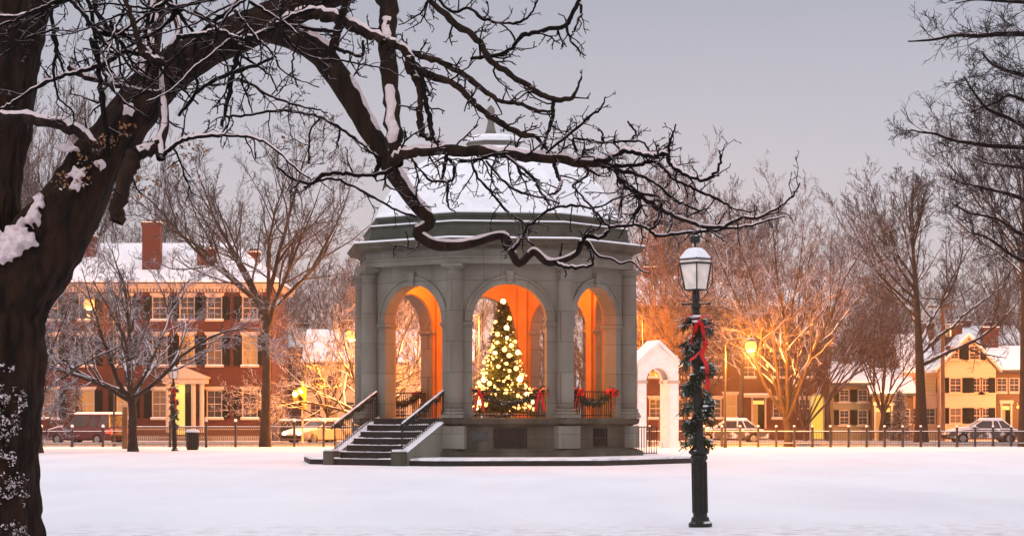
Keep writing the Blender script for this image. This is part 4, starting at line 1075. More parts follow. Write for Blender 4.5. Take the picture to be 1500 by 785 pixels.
t = thing('road_sign', (X(183, 109), 109, 0), 'orange diamond sign on a brown wooden post beside the snowy tree', 'sign')
m = MB(); m.box(-.13, .13, -.10, .10, 0, 2.1); m.build('post', M['wood'], t, bevel=.02)
m = MB(); s = .36; zc = Z(576, 109); m.prism([(-.15, zc - s), (-.15 + s, zc), (-.15, zc + s), (-.15 - s, zc)], 'y', -.16, -.14); m.build('sign_face', M['sign'], t)
m = MB(); m.box(-.10, -.05, -.138, -.08, 1.9, zc + .2); m.build('bracket', M['metal'], t)

t = thing('litter_bin', (X(282, 106), 106, 0), 'black litter bin capped with snow', 'bin')
m = MB(); m.lathe([(.27, .0), (.28, .06), (.31, .80), (.33, .82), (.33, .86)], 18); m.build('body', M['iron_clean'], t)
m = MB()
for i in range(18): a = i * math.pi / 9; m.tube([(.30 * math.cos(a), .30 * math.sin(a), .08), (.33 * math.cos(a), .33 * math.sin(a), .80)], .012, 4)
m.build('slats', M['iron'], t, recalc=False)
m = MB(); m.lathe([(.33, .862), (.345, .90), (.30, .97), (.15, 1.0), (.02, 1.01)], 16); m.build('lid_snow', M['snow'], t, smooth=True)

t = thing('utility_pole', (X(1381, 136), 136, 0), 'tall brown utility pole in front of the ochre house', 'utility pole')
m = MB(); m.lathe([(.16, 0), (.10, 9.2)], 10); m.build('pole', M['wood'], t)
m = MB(); m.box(-.9, .9, -.06, .06, 8.4, 8.52); m.build('crossarm', M['wood'], t)
m = MB(); m.lathe([(.18, 6.6), (.2, 6.65), (.2, 7.3), (.15, 7.36)], 12, (.32, 0)); m.build('transformer', M['metal'], t)

# ------------------------------------------------------------------ trees
def grow_tree(seed, H, r0, fork, spread, nl=(6, 7, 7, 6), upt=.25, rmin=.012, kink=.14, lens=(.62, .50, .44, .40, .42), nlimb_ang=(22, 48), droop=0, leader=False):
    """decurrent winter tree; returns trunk polys and crown polys"""
    rng = np.random.default_rng(seed); trunk = []; crown = []
    def walk(p, d, L_, n, r, r1, kk, up):
        pts = [p]; d = d / np.linalg.norm(d)
        for i in range(n):
            d = d + rng.normal(0, kk, 3) + np.array((0, 0, up / n)); d /= np.linalg.norm(d)
            p = p + d * L_ / n; pts.append(p)
        return np.array(pts), np.linspace(r, r1, n + 1)
    zf = H * (.86 if leader else fork); f0 = fork / .86
    tp, tr = walk(np.zeros(3), np.array((0, 0, 1.)), zf, 8, r0, r0 * (.16 if leader else .72), .018 if leader else .035, .3)
    tr[0] *= 1.35; tr[1] *= 1.08
    trunk.append((tp, tr))
    def child(par, level):
        pts, rad, L_ = par
        if level >= len(nl): return
        n = nl[level]
        for i in range(n):
            t = .22 + .78 * (i + rng.random()) / n; a = min(int(t * (len(pts) - 1)), len(pts) - 2); f = t * (len(pts) - 1) - a
            p = pts[a] * (1 - f) + pts[a + 1] * f; dpar = pts[a + 1] - pts[a]; dpar /= np.linalg.norm(dpar)
            q = rng.normal(0, 1, 3); q -= q.dot(dpar) * dpar; q /= np.linalg.norm(q)
            ang = math.radians(rng.uniform(24, 52)); d = dpar * math.cos(ang) + q * math.sin(ang)
            d[2] += .10 - droop
            l = L_ * lens[level] * rng.uniform(.65, 1.2) * (1 - .45 * t); r = max(rmin, (rad[a] * (1 - f) + rad[a + 1] * f) * .62)
            ns = (6, 5, 4, 3, 2)[min(level, 4)]
            pp, rr = walk(p, d, l, ns, r, max(rmin * .6, r * .35), kink * (1 + .25 * level), upt)
            crown.append((pp, rr)); child((pp, rr, l), level + 1)
    nlb = nl[0]
    for i in range(nlb):
        az = 2 * math.pi * (i + rng.uniform(-.2, .2)) / nlb; an = math.radians(rng.uniform(*nlimb_ang))
        if i == 0: an = math.radians(8)
        if leader and i: an = math.radians(nlimb_ang[1] + (nlimb_ang[0] - nlimb_ang[1]) * (i / nlb))
        d = np.array((math.sin(an) * math.cos(az), math.sin(an) * math.sin(az), math.cos(an)))
        zz = (f0 + (.97 - f0) * (i / nlb) ** .9 if leader else rng.uniform(.78, 1.0)) if i else 1.0
        a = min(int(zz * 8), 7); f = zz * 8 - a; p = tp[a] * (1 - f) + tp[min(a + 1, 8)] * f
        l = (H - zz * zf if leader else H - zf) * (1.0 if i == 0 else rng.uniform(.8, 1.0) * (1.0 if leader else 1)) * (1 + .25 * math.sin(an)); r = tr[a] * ((.50 if leader else .62) if i else .68)
        # limb curving outwards by spread then up
        pts, rad = walk(p - d * r * .5, d * np.array((spread, spread, 1)), l, 10, r, rmin * 1.6, kink * .65, upt)
        trunk.append((pts, rad)); child((pts, rad, l), 1)
    return trunk, crown

def make_tree(name, label, px, Y, H, r0, fork=.3, spread=1.0, seed=1, bark='bark_mid', twig='twig_mid', group=None, rz=0, z=0, **kw):
    t = thing(name, (X(px, Y), Y, z - .1), label, 'tree', group, rz)
    tk, cw = grow_tree(seed, H, r0, fork, spread, **kw)
    V, Q = tubes(tk, 9); mesh_np('trunk', V, Q, M[bark], t)
    big = [c for c in cw if c[1][0] > .035]; sm = [c for c in cw if c[1][0] <= .035]
    V1, Q1 = tubes(big, 6); V2, Q2 = tubes(sm, 3)
    mesh_np('crown', np.concatenate([V1, V2]), np.concatenate([Q1, Q2 + len(V1)]), M[twig], t)
    return t

make_tree('crab_apple_tree', 'small spreading tree with snowy branches in front of the big brick house', 195, 101, 10.4, .23, .27, 1.5, 5, 'bark_mid', 'twig_mid', nl=(10, 11, 9, 7, 4), nlimb_ang=(34, 72), upt=.16, kink=.17, rmin=.009)
make_tree('crab_apple_tree', 'snowy tree half hidden behind the trunk at the far left', 58, 97, 8.6, .16, .34, 1.35, 15, 'bark_mid', 'twig_mid', nl=(8, 10, 9, 7, 4), nlimb_ang=(36, 76), upt=.14, kink=.17, rmin=.009)
make_tree('elm_tree', 'tall bare elm in front of the right end of the big brick house', 388, 114, 17.0, .27, .44, 1.2, 42, 'bark_mid', 'twig_dark', nl=(9, 11, 9, 7, 4), nlimb_ang=(20, 52), upt=.22, rmin=.009)
make_tree('crab_apple_tree', 'low snowy tree lit orange just left of the bandstand', 552, 121, 9.6, .20, .20, 1.6, 9, 'bark_mid', 'twig_mid', nl=(9, 10, 9, 7, 4), nlimb_ang=(36, 75), upt=.16, kink=.16, rmin=.010)
make_tree('maple_tree', 'vase shaped bare tree beside the orange street lamp right of the lantern post', 1155, 117, 12.0, .24, .15, .85, 31, 'bark_mid', 'twig_mid', nl=(8, 11, 9, 7, 4), nlimb_ang=(16, 42), upt=.20, rmin=.009)
make_tree('elm_tree', 'large bare elm with a rounded crown in front of the ochre house', 1349, 126, 15.3, .36, .26, 1.1, 77, 'bark_mid', 'twig_dark', leader=True, nl=(17, 11, 8, 6, 4), nlimb_ang=(20, 58), upt=.30, rmin=.009)
make_tree('elm_tree', 'bare elm at the right edge with a dense dark crown', 1500, 118, 18.0, .27, .36, .9, 12, 'bark_mid', 'twig_dark', leader=True, nl=(17, 11, 8, 6, 4), nlimb_ang=(22, 62), upt=.2, rmin=.009)

make_tree('street_tree', 'small bare tree lit orange behind the traffic light', 476, 128, 7.6, .12, .25, 1.3, 55, 'bark_mid', 'twig_mid', nl=(8, 9, 8, 6, 3), nlimb_ang=(30, 65), upt=.18, rmin=.010)
# far trees share three crowns
protos = []
def far_tree(i, label, px, Y, H, wide=1.0):
    k = i % 5
    if len(protos) <= k:
        p = make_tree('bare_tree', label, px, Y, 18, .24, (.22, .16, .28, .3, .12)[k], (.9, 1.1, .75, 1, 1.2)[k], 100 + k, ('twig_far', 'twig_far2', 'twig_far', 'twig_far2', 'twig_far')[k], ('twig_far', 'twig_far2', 'twig_far', 'twig_far2', 'twig_far')[k], 'bare trees standing behind the houses', leader=k in (1, 3), nl=((9, 11, 9, 7, 3), (13, 10, 8, 6, 3), (8, 10, 9, 7, 3), (15, 10, 7, 6, 3), (11, 10, 8, 7, 3))[k], nlimb_ang=((10, 44), (20, 60), (8, 34), (24, 66), (14, 50))[k], upt=.34, rmin=.014)
        protos.append(p)
    else: p = copy_tree(protos[k]); p['label'] = label
    p.location = (X(px, Y), Y, -.1); p.rotation_euler = (0, 0, i * 1.7); s = H / 18; p.scale = (s * wide, s * wide, s)
far = [(930, 178, 21, .9, 'tall bare tree rising just right of the bandstand columns'), (1075, 180, 19, .9, 'bare tree rising behind the chimney of the dull brick house'), (1000, 190, 20, .8, 'bare tree standing behind the white memorial arch'),
       (1140, 182, 18.5, .9, 'bare tree behind the orange street lamp right of the lantern'), (1215, 185, 14, 1, 'bare tree behind the low beige house'), (1285, 190, 13, 1, 'bare tree behind the lit doorway'),
       (1400, 196, 14, 1, 'bare tree behind the gable of the ochre house'), (1475, 185, 15, 1, 'bare tree behind the far right roof'), (500, 180, 13.5, 1, 'bare tree standing just left of the bandstand'),
       (450, 176, 13, 1, 'bare tree above the traffic light'), (330, 172, 14.5, 1.1, 'wide bare tree rising behind the roof of the big brick house'), (240, 178, 15, 1, 'bare tree behind the tallest chimney'),
       (60, 130 + 40, 27, .65, 'narrow tall tree seen between the two leftmost trunks'), (130, 165, 25, .65, 'narrow tall tree behind the leftmost chimney'), (190, 188, 22, .7, 'narrow tree behind the roof between two chimneys'),
       (640, 180, 14, 1, 'bare tree seen through the left arch'), (720, 176, 13.5, 1, 'bare tree behind the lit christmas tree'), (800, 182, 14, 1, 'bare tree behind the centre arch right side'), (870, 176, 14.5, 1, 'bare tree seen through the right arch'),
       (890, 160, 12, 1.1, 'smaller bare tree behind the right arch'), (1035, 146, 12, 1.1, 'bare street tree before the dull brick house left of the lamp'), (1215, 143, 11, 1.1, 'bare street tree before the low beige house'), (968, 141, 13, 1.2, 'bare street tree seen through the white memorial arch'), (1085, 141, 12, 1.3, 'bare street tree lit by the orange lamp before the dull brick house'), (1180, 138, 10.5, 1.1, 'bare street tree beside the lit arched panel'), (1290, 140, 9.5, 1.1, 'bare street tree over the brightly lit doorway'), (610, 142, 11, 1.2, 'bare street tree seen through the left arch before the cream house'), (1010, 136, 9, 1.2, 'low bare tree between the white arch and the lantern post'),
       (550, 172, 13, 1, 'bare tree behind the left corner of the bandstand'), (1550, 178, 15, 1, 'bare tree beyond the right edge')]
for i, (px, Y, H, wd, lb) in enumerate(far): far_tree(i, lb, px, Y, H, wd)

def woodland():
    rng = np.random.default_rng(3); P = []
    for i in range(1500):
        Y = rng.uniform(205, 260); x = rng.uniform(-75, 85); h = rng.uniform(5, 11); p = np.array((x, Y, 0.)); d = np.array((0, 0, 1.)); pts = [p]
        for s in range(5): d = d + rng.normal(0, .06, 3); d /= np.linalg.norm(d); p = p + d * h / 5; pts.append(p)
        P.append((np.array(pts), np.linspace(.12, .02, 6)))
        for j in range(9):
            a = rng.integers(1, 5); q = pts[a]; dd = np.array((rng.normal(0, .6), rng.normal(0, .6), rng.uniform(.4, 1))); l = h * rng.uniform(.12, .3)
            P.append((np.array([q, q + dd * l * .5, q + dd * l + np.array((0, 0, l * .2))]), np.array((.045, .03, .012))))
    V, Q = tubes(P, 3); tag(mesh_np('woodland', V, Q, M['twig_far']), 'dim mass of bare woodland beyond the houses', 'woodland', None, 'stuff')
woodland()

# conifer-like snowy shrub before the brick house, shrubs by the lit doorway
def shrub(px, Y, H, wd, label, seed, mt='twig_mid'):
    t = thing('shrub', (X(px, Y), Y, 0), label, 'shrub')
    rng = np.random.default_rng(seed); P = []
    for i in range(260):
        z = H * rng.random() ** 1.2; a = rng.uniform(0, 6.28); l = wd * (1 - z / H * .85) * rng.uniform(.5, 1.1)
        p = np.array((0, 0, z)); q = np.array((l * math.cos(a), l * math.sin(a), z + l * rng.uniform(-.1, .5))); mid = (p + q) / 2 + rng.normal(0, .05, 3)
        P.append((np.array([p, mid, q]), np.array((.02, .02, .015))))
        for j in range(4):
            f = rng.uniform(.3, 1); b = p + (q - p) * f; P.append((np.array([b, b + rng.normal(0, .12, 3), b + rng.normal(0, .2, 3)]), np.array((.018, .016, .01))))
    V, Q = tubes([(np.array([[0, 0, 0], [0, 0, H * .5], [0, 0, H]]), np.array((.06, .04, .01)))], 6); mesh_np('stem', V, Q, M['bark_mid'], t)
    V, Q = tubes(P, 4); mesh_np('foliage', V, Q, M[mt], t)
shrub(112, 137.5, 3.4, .75, 'upright snow dusted shrub against the front of the big brick house', 2, 'ivy')
shrub(1318, 145, 3.2, 1.0, 'dark bush beside the lit doorway', 3, 'ivy')
shrub(408, 136, 2.2, .6, 'small snowy shrub at the right corner of the brick house', 4, 'ivy')

# ------------------------------------------------------------------ the great foreground tree
def catmull(P, n):
    P = np.asarray(P, float); Q = np.concatenate([[2 * P[0] - P[1]], P, [2 * P[-1] - P[-2]]]); out = []
    for i in range(1, len(Q) - 2):
        p0, p1, p2, p3 = Q[i - 1:i + 3]
        for s in range(n):
            t = s / n; out.append(.5 * ((2 * p1) + (-p0 + p2) * t + (2 * p0 - 5 * p1 + 4 * p2 - p3) * t * t + (-p0 + 3 * p1 - 3 * p2 + p3) * t ** 3))
    out.append(P[-1]); return np.array(out)
def limb3d(pts, d0, d1, n=4):
    """pts (px, py, width px) -> smooth 3D centre line and radii, distance running from d0 to d1"""
    L_ = np.cumsum([0] + [math.hypot(pts[i + 1][0] - pts[i][0], pts[i + 1][1] - pts[i][1]) for i in range(len(pts) - 1)]); L_ = L_ / L_[-1]
    w0 = 6; A = []
    for (p, l) in zip(pts, L_):
        Y = d0 + (d1 - d0) * l; wd = p[2] if len(p) > 2 else w0
        w0 = wd; A.append((*PT(p[0], p[1], Y), wd / 2 * Y / F))
    A = catmull(A, n); return A[:, :3], np.maximum(A[:, 3], .0025)
# (distance from, distance to, twig density per metre, twig length, snow, points)
LIMBS = [
 (14.0, 13.9, 0, 0, 0, [(-12, 470, 130), (28, 405, 126), (74, 345, 104), (112, 290, 88), (138, 245, 80), (168, 203, 74), (205, 152, 66), (245, 108, 60), (300, 72, 54), (370, 40, 50), (450, 4, 46), (540, -34, 42), (640, -95, 36), (760, -170, 24)]),
 (14.0, 14.3, 2, .5, 0, [(-5, 440, 120), (-22, 340, 98), (-14, 230, 98), (-4, 110, 112), (10, 0, 118), (25, -120, 100), (40, -300, 80), (50, -480, 50)]),
 (14.1, 14.7, 5, .4, 2, [(178, 200, 30), (205, 140, 30), (222, 70, 28), (230, 0, 26), (240, -90, 20), (250, -200, 10)]),
 (13.9, 13.2, 2, .4, 1, [(385, 45, 30), (430, 56, 36), (465, 75, 37), (492, 108, 36), (515, 145, 34), (537, 185, 30), (556, 215, 27), (572, 245, 26), (587, 268, 24), (607, 297, 20), (630, 324, 17), (612, 340, 15), (622, 351, 15), (640, 359, 16), (668, 360, 15), (696, 355, 13), (737, 345, 11), (748, 366, 12), (760, 386, 12), (777, 372, 11), (784, 369, 11), (802, 384, 11), (823, 382, 9), (845, 371, 8), (852, 357, 7), (861, 355, 6), (870, 368, 4), (879, 376, 4), (896, 379, 3.5), (909, 386, 3.5), (925, 383, 3), (940, 396, 2.5), (952, 400, 2)]),
 (13.1, 12.9, 5, .3, 1, [(845, 371, 6), (852, 353, 7), (862, 344, 7), (878, 349, 6), (889, 341, 6), (895, 333, 5), (930, 330, 5), (948, 335, 5), (965, 345, 5), (1000, 341, 5), (1050, 337, 5), (1100, 330, 4), (1130, 321, 3), (1150, 318, 2)]),
 (13.1, 13.0, 4, .2, 1, [(812, 383, 6), (830, 391, 6), (852, 391, 5), (867, 388, 4), (869, 378, 2)]),
 (13.9, 13.3, 3, .4, 2, [(552, -45, 27), (563, -10, 27), (569, 30, 27), (567, 65, 26), (570, 110, 24), (575, 160, 24), (577, 205, 24), (580, 240, 20)]),
 (13.45, 13.2, 3, .35, 1, [(568, 62, 16), (585, 68, 12), (597, 82, 14), (600, 98, 13), (609, 115, 11), (615, 132, 9), (615, 160, 9), (616, 185, 10), (622, 200, 8), (636, 206, 8), (648, 212, 8), (654, 228, 6), (650, 252, 5)]),
 (13.3, 13.1, 5, .35, 0, [(603, 92, 9), (618, 112, 8), (622, 140, 8), (628, 170, 8), (634, 198, 7)]),
 (13.25, 12.6, 6, .45, 1, [(572, 236, 18), (592, 226, 15), (620, 222, 16), (700, 222, 16), (770, 229, 16), (830, 236, 15), (880, 240, 13), (900, 247, 12), (912, 267, 11), (930, 281, 9), (950, 294, 9), (970, 308, 8), (1000, 322, 7), (1030, 331, 6), (1060, 332, 6), (1085, 320, 5), (1110, 318, 5), (1140, 304, 4), (1160, 288, 3), (1172, 268, 2)]),
 (12.8, 12.4, 7, .35, 1, [(870, 234, 8), (890, 234, 9), (908, 225, 8), (922, 222, 8), (950, 229, 8), (966, 227, 8), (976, 226, 7), (982, 240, 7), (995, 251, 7), (1012, 259, 6), (1030, 264, 6), (1045, 256, 5), (1053, 245, 4), (1055, 228, 3), (1053, 220, 2)]),
 (12.8, 12.5, 8, .3, 0, [(895, 243, 7), (925, 243, 5), (950, 238, 6), (966, 240, 5), (980, 258, 5), (1003, 270, 5), (1024, 280, 5), (1050, 292, 4), (1075, 305, 3), (1100, 312, 2)]),
 (12.8, 12.5, 8, .3, 0, [(900, 250, 7), (930, 255, 6), (950, 262, 5), (970, 276, 5), (985, 291, 5), (1005, 300, 4), (1025, 310, 3)]),
 (12.85, 12.6, 6, .3, 0, [(905, 258, 6), (920, 275, 5), (945, 285, 4), (968, 290, 4), (966, 310, 4), (958, 330, 3)]),
 (13.9, 13.2, 4, .4, 0, [(590, -50, 12), (625, -4, 9), (660, 29, 10), (698, 58, 10), (715, 85, 9), (745, 109, 9), (780, 131, 8), (810, 146, 8), (838, 143, 6), (845, 130, 4), (852, 112, 3)]),
 (13.3, 13.1, 8, .3, 0, [(810, 146, 6), (810, 165, 6), (803, 192, 5), (795, 215, 4), (786, 232, 3)]),
 (13.6, 13.1, 7, .3, 0, [(590, 72, 10), (622, 84, 9), (650, 93, 8), (690, 117, 8), (718, 140, 7), (740, 150, 6), (765, 153, 6), (788, 163, 5), (810, 162, 3)]),
 (13.4, 13.0, 6, .35, 0, [(605, 92, 9), (625, 108, 11), (660, 120, 10), (688, 144, 9), (710, 165, 9), (740, 185, 9), (765, 197, 8), (785, 200, 6), (800, 218, 4)]),
 (13.6, 13.1, 5, .3, 0, [(690, 86, 5), (722, 82, 6), (745, 75, 6), (765, 53, 7), (790, 46, 7), (828, 37, 7), (840, 18, 7), (850, -4, 6), (858, -30, 4)]),
 (13.1, 13.0, 10, .2, 0, [(829, 37, 5), (834, 55, 4), (846, 72, 3), (858, 82, 2)]),
 (13.1, 13.0, 8, .2, 0, [(850, 5, 5), (851, 20, 4), (842, 42, 3), (837, 55, 2)]),
 (13.9, 13.3, 9, .3, 0, [(600, -50, 6), (645, 3, 5), (665, 18, 5), (688, 12, 5), (705, 27, 5), (735, 34, 4), (762, 32, 4), (778, 20, 3), (786, 2, 3), (792, -20, 2)]),
 (13.9, 13.5, 4, .35, 1, [(395, 42, 24), (425, 32, 19), (450, 20, 18), (475, 21, 18), (503, 33, 18), (532, 47, 16), (562, 62, 15)]),
 (13.6, 13.4, 6, .3, 1, [(340, 62, 7), (365, 55, 7), (395, 44, 7), (415, 32, 8), (440, 20, 7), (462, 14, 5)]),
 (13.7, 13.5, 6, .3, 0, [(400, 38, 6), (440, 40, 6), (470, 45, 6), (500, 46, 5)]),
 (13.8, 13.5, 6, .3, 0, [(475, 95, 14), (487, 72, 14), (495, 45, 12), (505, 10, 11), (515, -40, 9)]),
 (13.5, 13.3, 8, .25, 0, [(490, 70, 7), (508, 76, 6), (530, 82, 5), (532, 60, 4)]),
 # nearer hanging branch
 (14.2, 12.8, 4, .4, 1, [(40, -200, 40), (110, -150, 30), (190, -90, 22), (232, -30, 12), (245, 0, 9), (258, 28, 10), (262, 50, 11), (250, 72, 12), (238, 95, 14), (237, 130, 14), (240, 165, 14), (240, 190, 15), (234, 210, 18), (236, 232, 16)]),
 (12.85, 12.7, 3, .25, 2, [(234, 205, 16), (222, 216, 22), (203, 224, 23), (190, 243, 24), (180, 275, 24), (172, 305, 23), (172, 326, 21)]),
 (12.9, 12.7, 6, .45, 1, [(238, 96, 12), (220, 86, 11), (206, 72, 10), (198, 45, 9), (190, 20, 8), (182, -15, 6), (175, -60, 4)]),
 (12.9, 12.8, 5, .45, 1, [(260, 55, 7), (280, 52, 7), (300, 50, 7), (318, 45, 7), (335, 52, 6), (350, 56, 5)]),
 (12.8, 12.4, 6, .4, 1, [(238, 228, 7), (252, 216, 7), (268, 206, 6), (295, 200, 6), (335, 199, 5), (368, 202, 5), (398, 214, 4), (425, 240, 4), (455, 262, 3)]),
 (13.0, 13.2, 7, .45, 1, [(238, 135, 7), (215, 134, 6), (190, 130, 7), (155, 122, 8), (125, 113, 9), (100, 99, 9)]),
 (12.9, 13.2, 7, .45, 1, [(234, 92, 6), (205, 78, 7), (180, 78, 7), (155, 92, 7), (120, 106, 7), (90, 112, 6), (55, 128, 6), (20, 150, 5), (0, 160, 3)]),
 (13.1, 13.0, 7, .4, 0, [(120, -40, 6), (133, 20, 6), (143, 80, 7), (148, 130, 8), (155, 190, 8), (160, 228, 7)]),
 (13.4, 13.3, 8, .4, 0, [(70, -50, 7), (72, 0, 7), (78, 40, 6), (82, 75, 5), (95, 105, 3)]),
 (13.8, 13.4, 4, .3, 1, [(-30, 170, 18), (10, 172, 16), (48, 175, 16), (90, 184, 16), (122, 196, 14), (142, 212, 8)]),
 (12.9, 12.8, 7, .4, 0, [(345, 50, 8), (346, 85, 8), (340, 112, 7), (333, 150, 7), (325, 185, 5)]),
 (12.9, 12.6, 7, .4, 0, [(262, 170, 5), (285, 140, 6), (310, 120, 6), (345, 105, 6), (375, 97, 5), (400, 85, 4)]),
 (12.9, 12.6, 8, .35, 0, [(340, 115, 5), (365, 122, 5), (395, 140, 4), (425, 152, 4), (460, 160, 3), (480, 165, 2)]),
 (12.9, 12.6, 8, .35, 0, [(330, 170, 4), (360, 170, 4), (400, 162, 4), (440, 165, 4), (470, 172, 4), (500, 190, 5), (530, 212, 5), (553, 230, 6)]),
 (13.2, 12.9, 7, .35, 0, [(575, 248, 8), (548, 256, 6), (520, 256, 6), (498, 254, 6), (472, 256, 6), (455, 268, 5), (430, 262, 4), (405, 245, 3)]),
 (13.2, 12.9, 6, .3, 0, [(445, 275, 4), (480, 262, 4), (510, 270, 4), (540, 285, 4), (575, 305, 4), (610, 318, 4)]),
 (13.2, 13.2, 5, .2, 0, [(556, 230, 9), (552, 246, 8), (548, 261, 7)]),
 (12.9, 12.8, 9, .3, 0, [(452, 240, 3), (453, 215, 3), (455, 190, 3), (470, 172, 3)]),
 # hanging tangle above the dome
 (13.0, 12.8, 8, .3, 0, [(655, 226, 6), (650, 250, 5), (648, 266, 4), (656, 268, 4), (656, 300, 3), (668, 312, 2)]),
 (13.0, 12.8, 8, .3, 0, [(652, 232, 6), (664, 240, 5), (664, 262, 4), (650, 266, 4), (630, 264, 4), (615, 248, 3), (603, 232, 3)]),
 (13.0, 12.7, 8, .3, 0, [(672, 237, 5), (700, 234, 6), (722, 226, 5), (745, 225, 4)]),
 (13.0, 12.7, 8, .35, 0, [(690, 232, 4), (700, 260, 4), (722, 285, 4), (738, 305, 4), (752, 318, 4), (775, 329, 4), (790, 318, 4), (815, 303, 4), (850, 302, 4), (875, 304, 3), (905, 290, 3), (930, 284, 2)]),
 (13.0, 12.7, 8, .3, 0, [(712, 236, 4), (735, 262, 4), (758, 280, 4), (795, 290, 3), (820, 298, 3)]),
 (12.9, 12.7, 8, .3, 0, [(740, 228, 5), (765, 245, 5), (782, 262, 5), (795, 285, 4), (805, 300, 4)]),
 (12.9, 12.7, 8, .3, 0, [(812, 240, 7), (815, 252, 6), (821, 266, 6), (818, 278, 5), (806, 286, 3)]),
 (12.9, 12.7, 8, .3, 0, [(860, 244, 4), (860, 258, 4), (840, 272, 4), (850, 285, 3), (868, 305, 4), (885, 325, 4), (893, 333, 4)]),
 (12.9, 12.7, 8, .3, 0, [(775, 329, 4), (765, 345, 4), (752, 362, 4), (744, 368, 3)]),
 (12.9, 12.7, 6, .3, 0, [(775, 329, 3), (772, 348, 4), (782, 360, 3)]),
 (12.9, 12.7, 9, .3, 0, [(845, 222, 5), (840, 205, 4), (860, 205, 4), (885, 209, 4), (915, 207, 4), (940, 208, 3), (955, 225, 3)]),
 (12.8, 12.7, 12, .14, 0, [(884, 209, 4), (882, 195, 3), (877, 188, 2)]),
 (12.8, 12.7, 14, .15, 0, [(924, 206, 4), (931, 195, 3), (924, 185, 3), (920, 178, 2)]),
 (12.7, 12.6, 14, .15, 0, [(980, 224, 5), (982, 205, 4), (986, 195, 3), (990, 182, 2)]),
 (12.9, 12.8, 9, .3, 0, [(800, 225, 4), (830, 200, 4), (865, 170, 4), (880, 160, 3), (887, 142, 2)]),
 (12.8, 12.6, 9, .3, 0, [(965, 300, 4), (968, 318, 4), (958, 332, 4), (950, 336, 3)]),
 (12.9, 12.7, 9, .3, 0, [(912, 268, 5), (910, 290, 4), (908, 315, 4), (906, 330, 3)]),
 (12.9, 12.7, 9, .3, 0, [(936, 284, 4), (937, 305, 4), (930, 318, 3), (926, 330, 3)]),
]
ft = thing('great_tree', (X(-20, 14), 14, 0), 'huge dark foreground tree with snow laden limbs arching over the scene from the left', 'tree')
off = np.array(ft.location)
base = [(-38, 1010, 320), (-34, 965, 250), (-33, 900, 212), (-32, 785, 180), (-28, 690, 168), (-25, 600, 170), (-21, 520, 162), (-12, 455, 156), (12, 404, 134), (42, 368, 108)]
P_, R_ = limb3d(base, 14, 14, 26)
def rough_tube(P, Rr, n, amp, seed):
    V, Q = tubes([(P, Rr)], n); k = len(P); A_ = np.cumsum([0] + [np.linalg.norm(P[i + 1] - P[i]) for i in range(k - 1)]); V = V.reshape(k, n, 3); c = P[:, None, :]
    for i in range(k):
        for j in range(n):
            q = noise.noise(Vector((j * 6.283 / n * 1.3, P[i][2] * 1.2, seed))) * .6 + noise.noise(Vector(tuple(V[i, j] * 3.1))) * .6
            if n >= 60:
                th = j * 6.2832 / n; e = noise.noise(Vector((math.cos(th) * 6.5, math.sin(th) * 6.5, A_[i] * 1.7 + seed))) + .5 * noise.noise(Vector((math.cos(th) * 15, math.sin(th) * 15, A_[i] * 4 + seed)))
                q += (.34 - abs(e) * 1.5) * .62
            q += noise.noise(Vector(tuple(V[i, j] * 11))) * .5; V[i, j] = P[i] + (V[i, j] - P[i]) * (1 + amp * q)
    return V.reshape(-1, 3), Q
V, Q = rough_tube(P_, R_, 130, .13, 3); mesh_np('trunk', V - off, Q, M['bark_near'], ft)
rg2 = np.random.default_rng(77)
for _ in range(34):       # the tangle of thin branches at the upper left
    x, y = rg2.uniform(60, 420), rg2.uniform(-40, 60); a = rg2.uniform(.2, 2.9); q = []; wd = rg2.uniform(4, 7.5)
    for k in range(7):
        q.append((x, y, wd * (1 - k * .11))); a += rg2.normal(0, .30); x += 34 * math.cos(a); y += 20 * math.sin(a) + 4
    LIMBS.append((13.0, 12.9 + rg2.uniform(-.3, .3), 4.5, .40, 1 if _ % 4 == 0 else 0, q))
rng = np.random.default_rng(11); prnd = random.Random(9)
twigs = []; snowp = []
def crooked(p, d, L_, n, r, r1, k=.32, up=.05):
    pts = [p]; d = d / np.linalg.norm(d); curl = rng.normal(0, .10, 3)
    for i in range(n):
        d = d + rng.normal(0, k, 3) * np.array((1, .7, 1)) + curl + np.array((0, 0, up)); d /= np.linalg.norm(d); p = p + d * L_ / n; pts.append(p)
    return np.array(pts), np.linspace(r, r1, n + 1)
def twig(p, dpar, L_, r, level):
    q = rng.normal(0, 1, 3) * np.array((1, .8, 1)); q -= q.dot(dpar) * dpar; q /= np.linalg.norm(q)
    ang = rng.uniform(.6, 1.3); d = dpar * math.cos(ang) + q * math.sin(ang)
    l = L_ * rng.uniform(.55, 1.25); n = max(3, int(l / .035)) if level < 2 else 3
    n = min(n, 12)
    pts, rad = crooked(p, d, l, n, r, max(.0016, r * .5), .26 if level < 2 else .2)
    twigs.append((pts, rad))
    if level < 3:
        m_ = max(2, int(l * (15 if level == 0 else 26 if level == 1 else 30)))
        for i in range(m_):
            t = .15 + .85 * (i + rng.random()) / m_; a = min(int(t * n), n - 1)
            dd = pts[a + 1] - pts[a]; dd /= np.linalg.norm(dd)
            twig(pts[a] + (pts[a + 1] - pts[a]) * rng.random(), dd, l * (.42, .38, .4)[level] * (1 - .3 * t), max(.0020, r * (.66, .62, .7)[level]), level + 1)
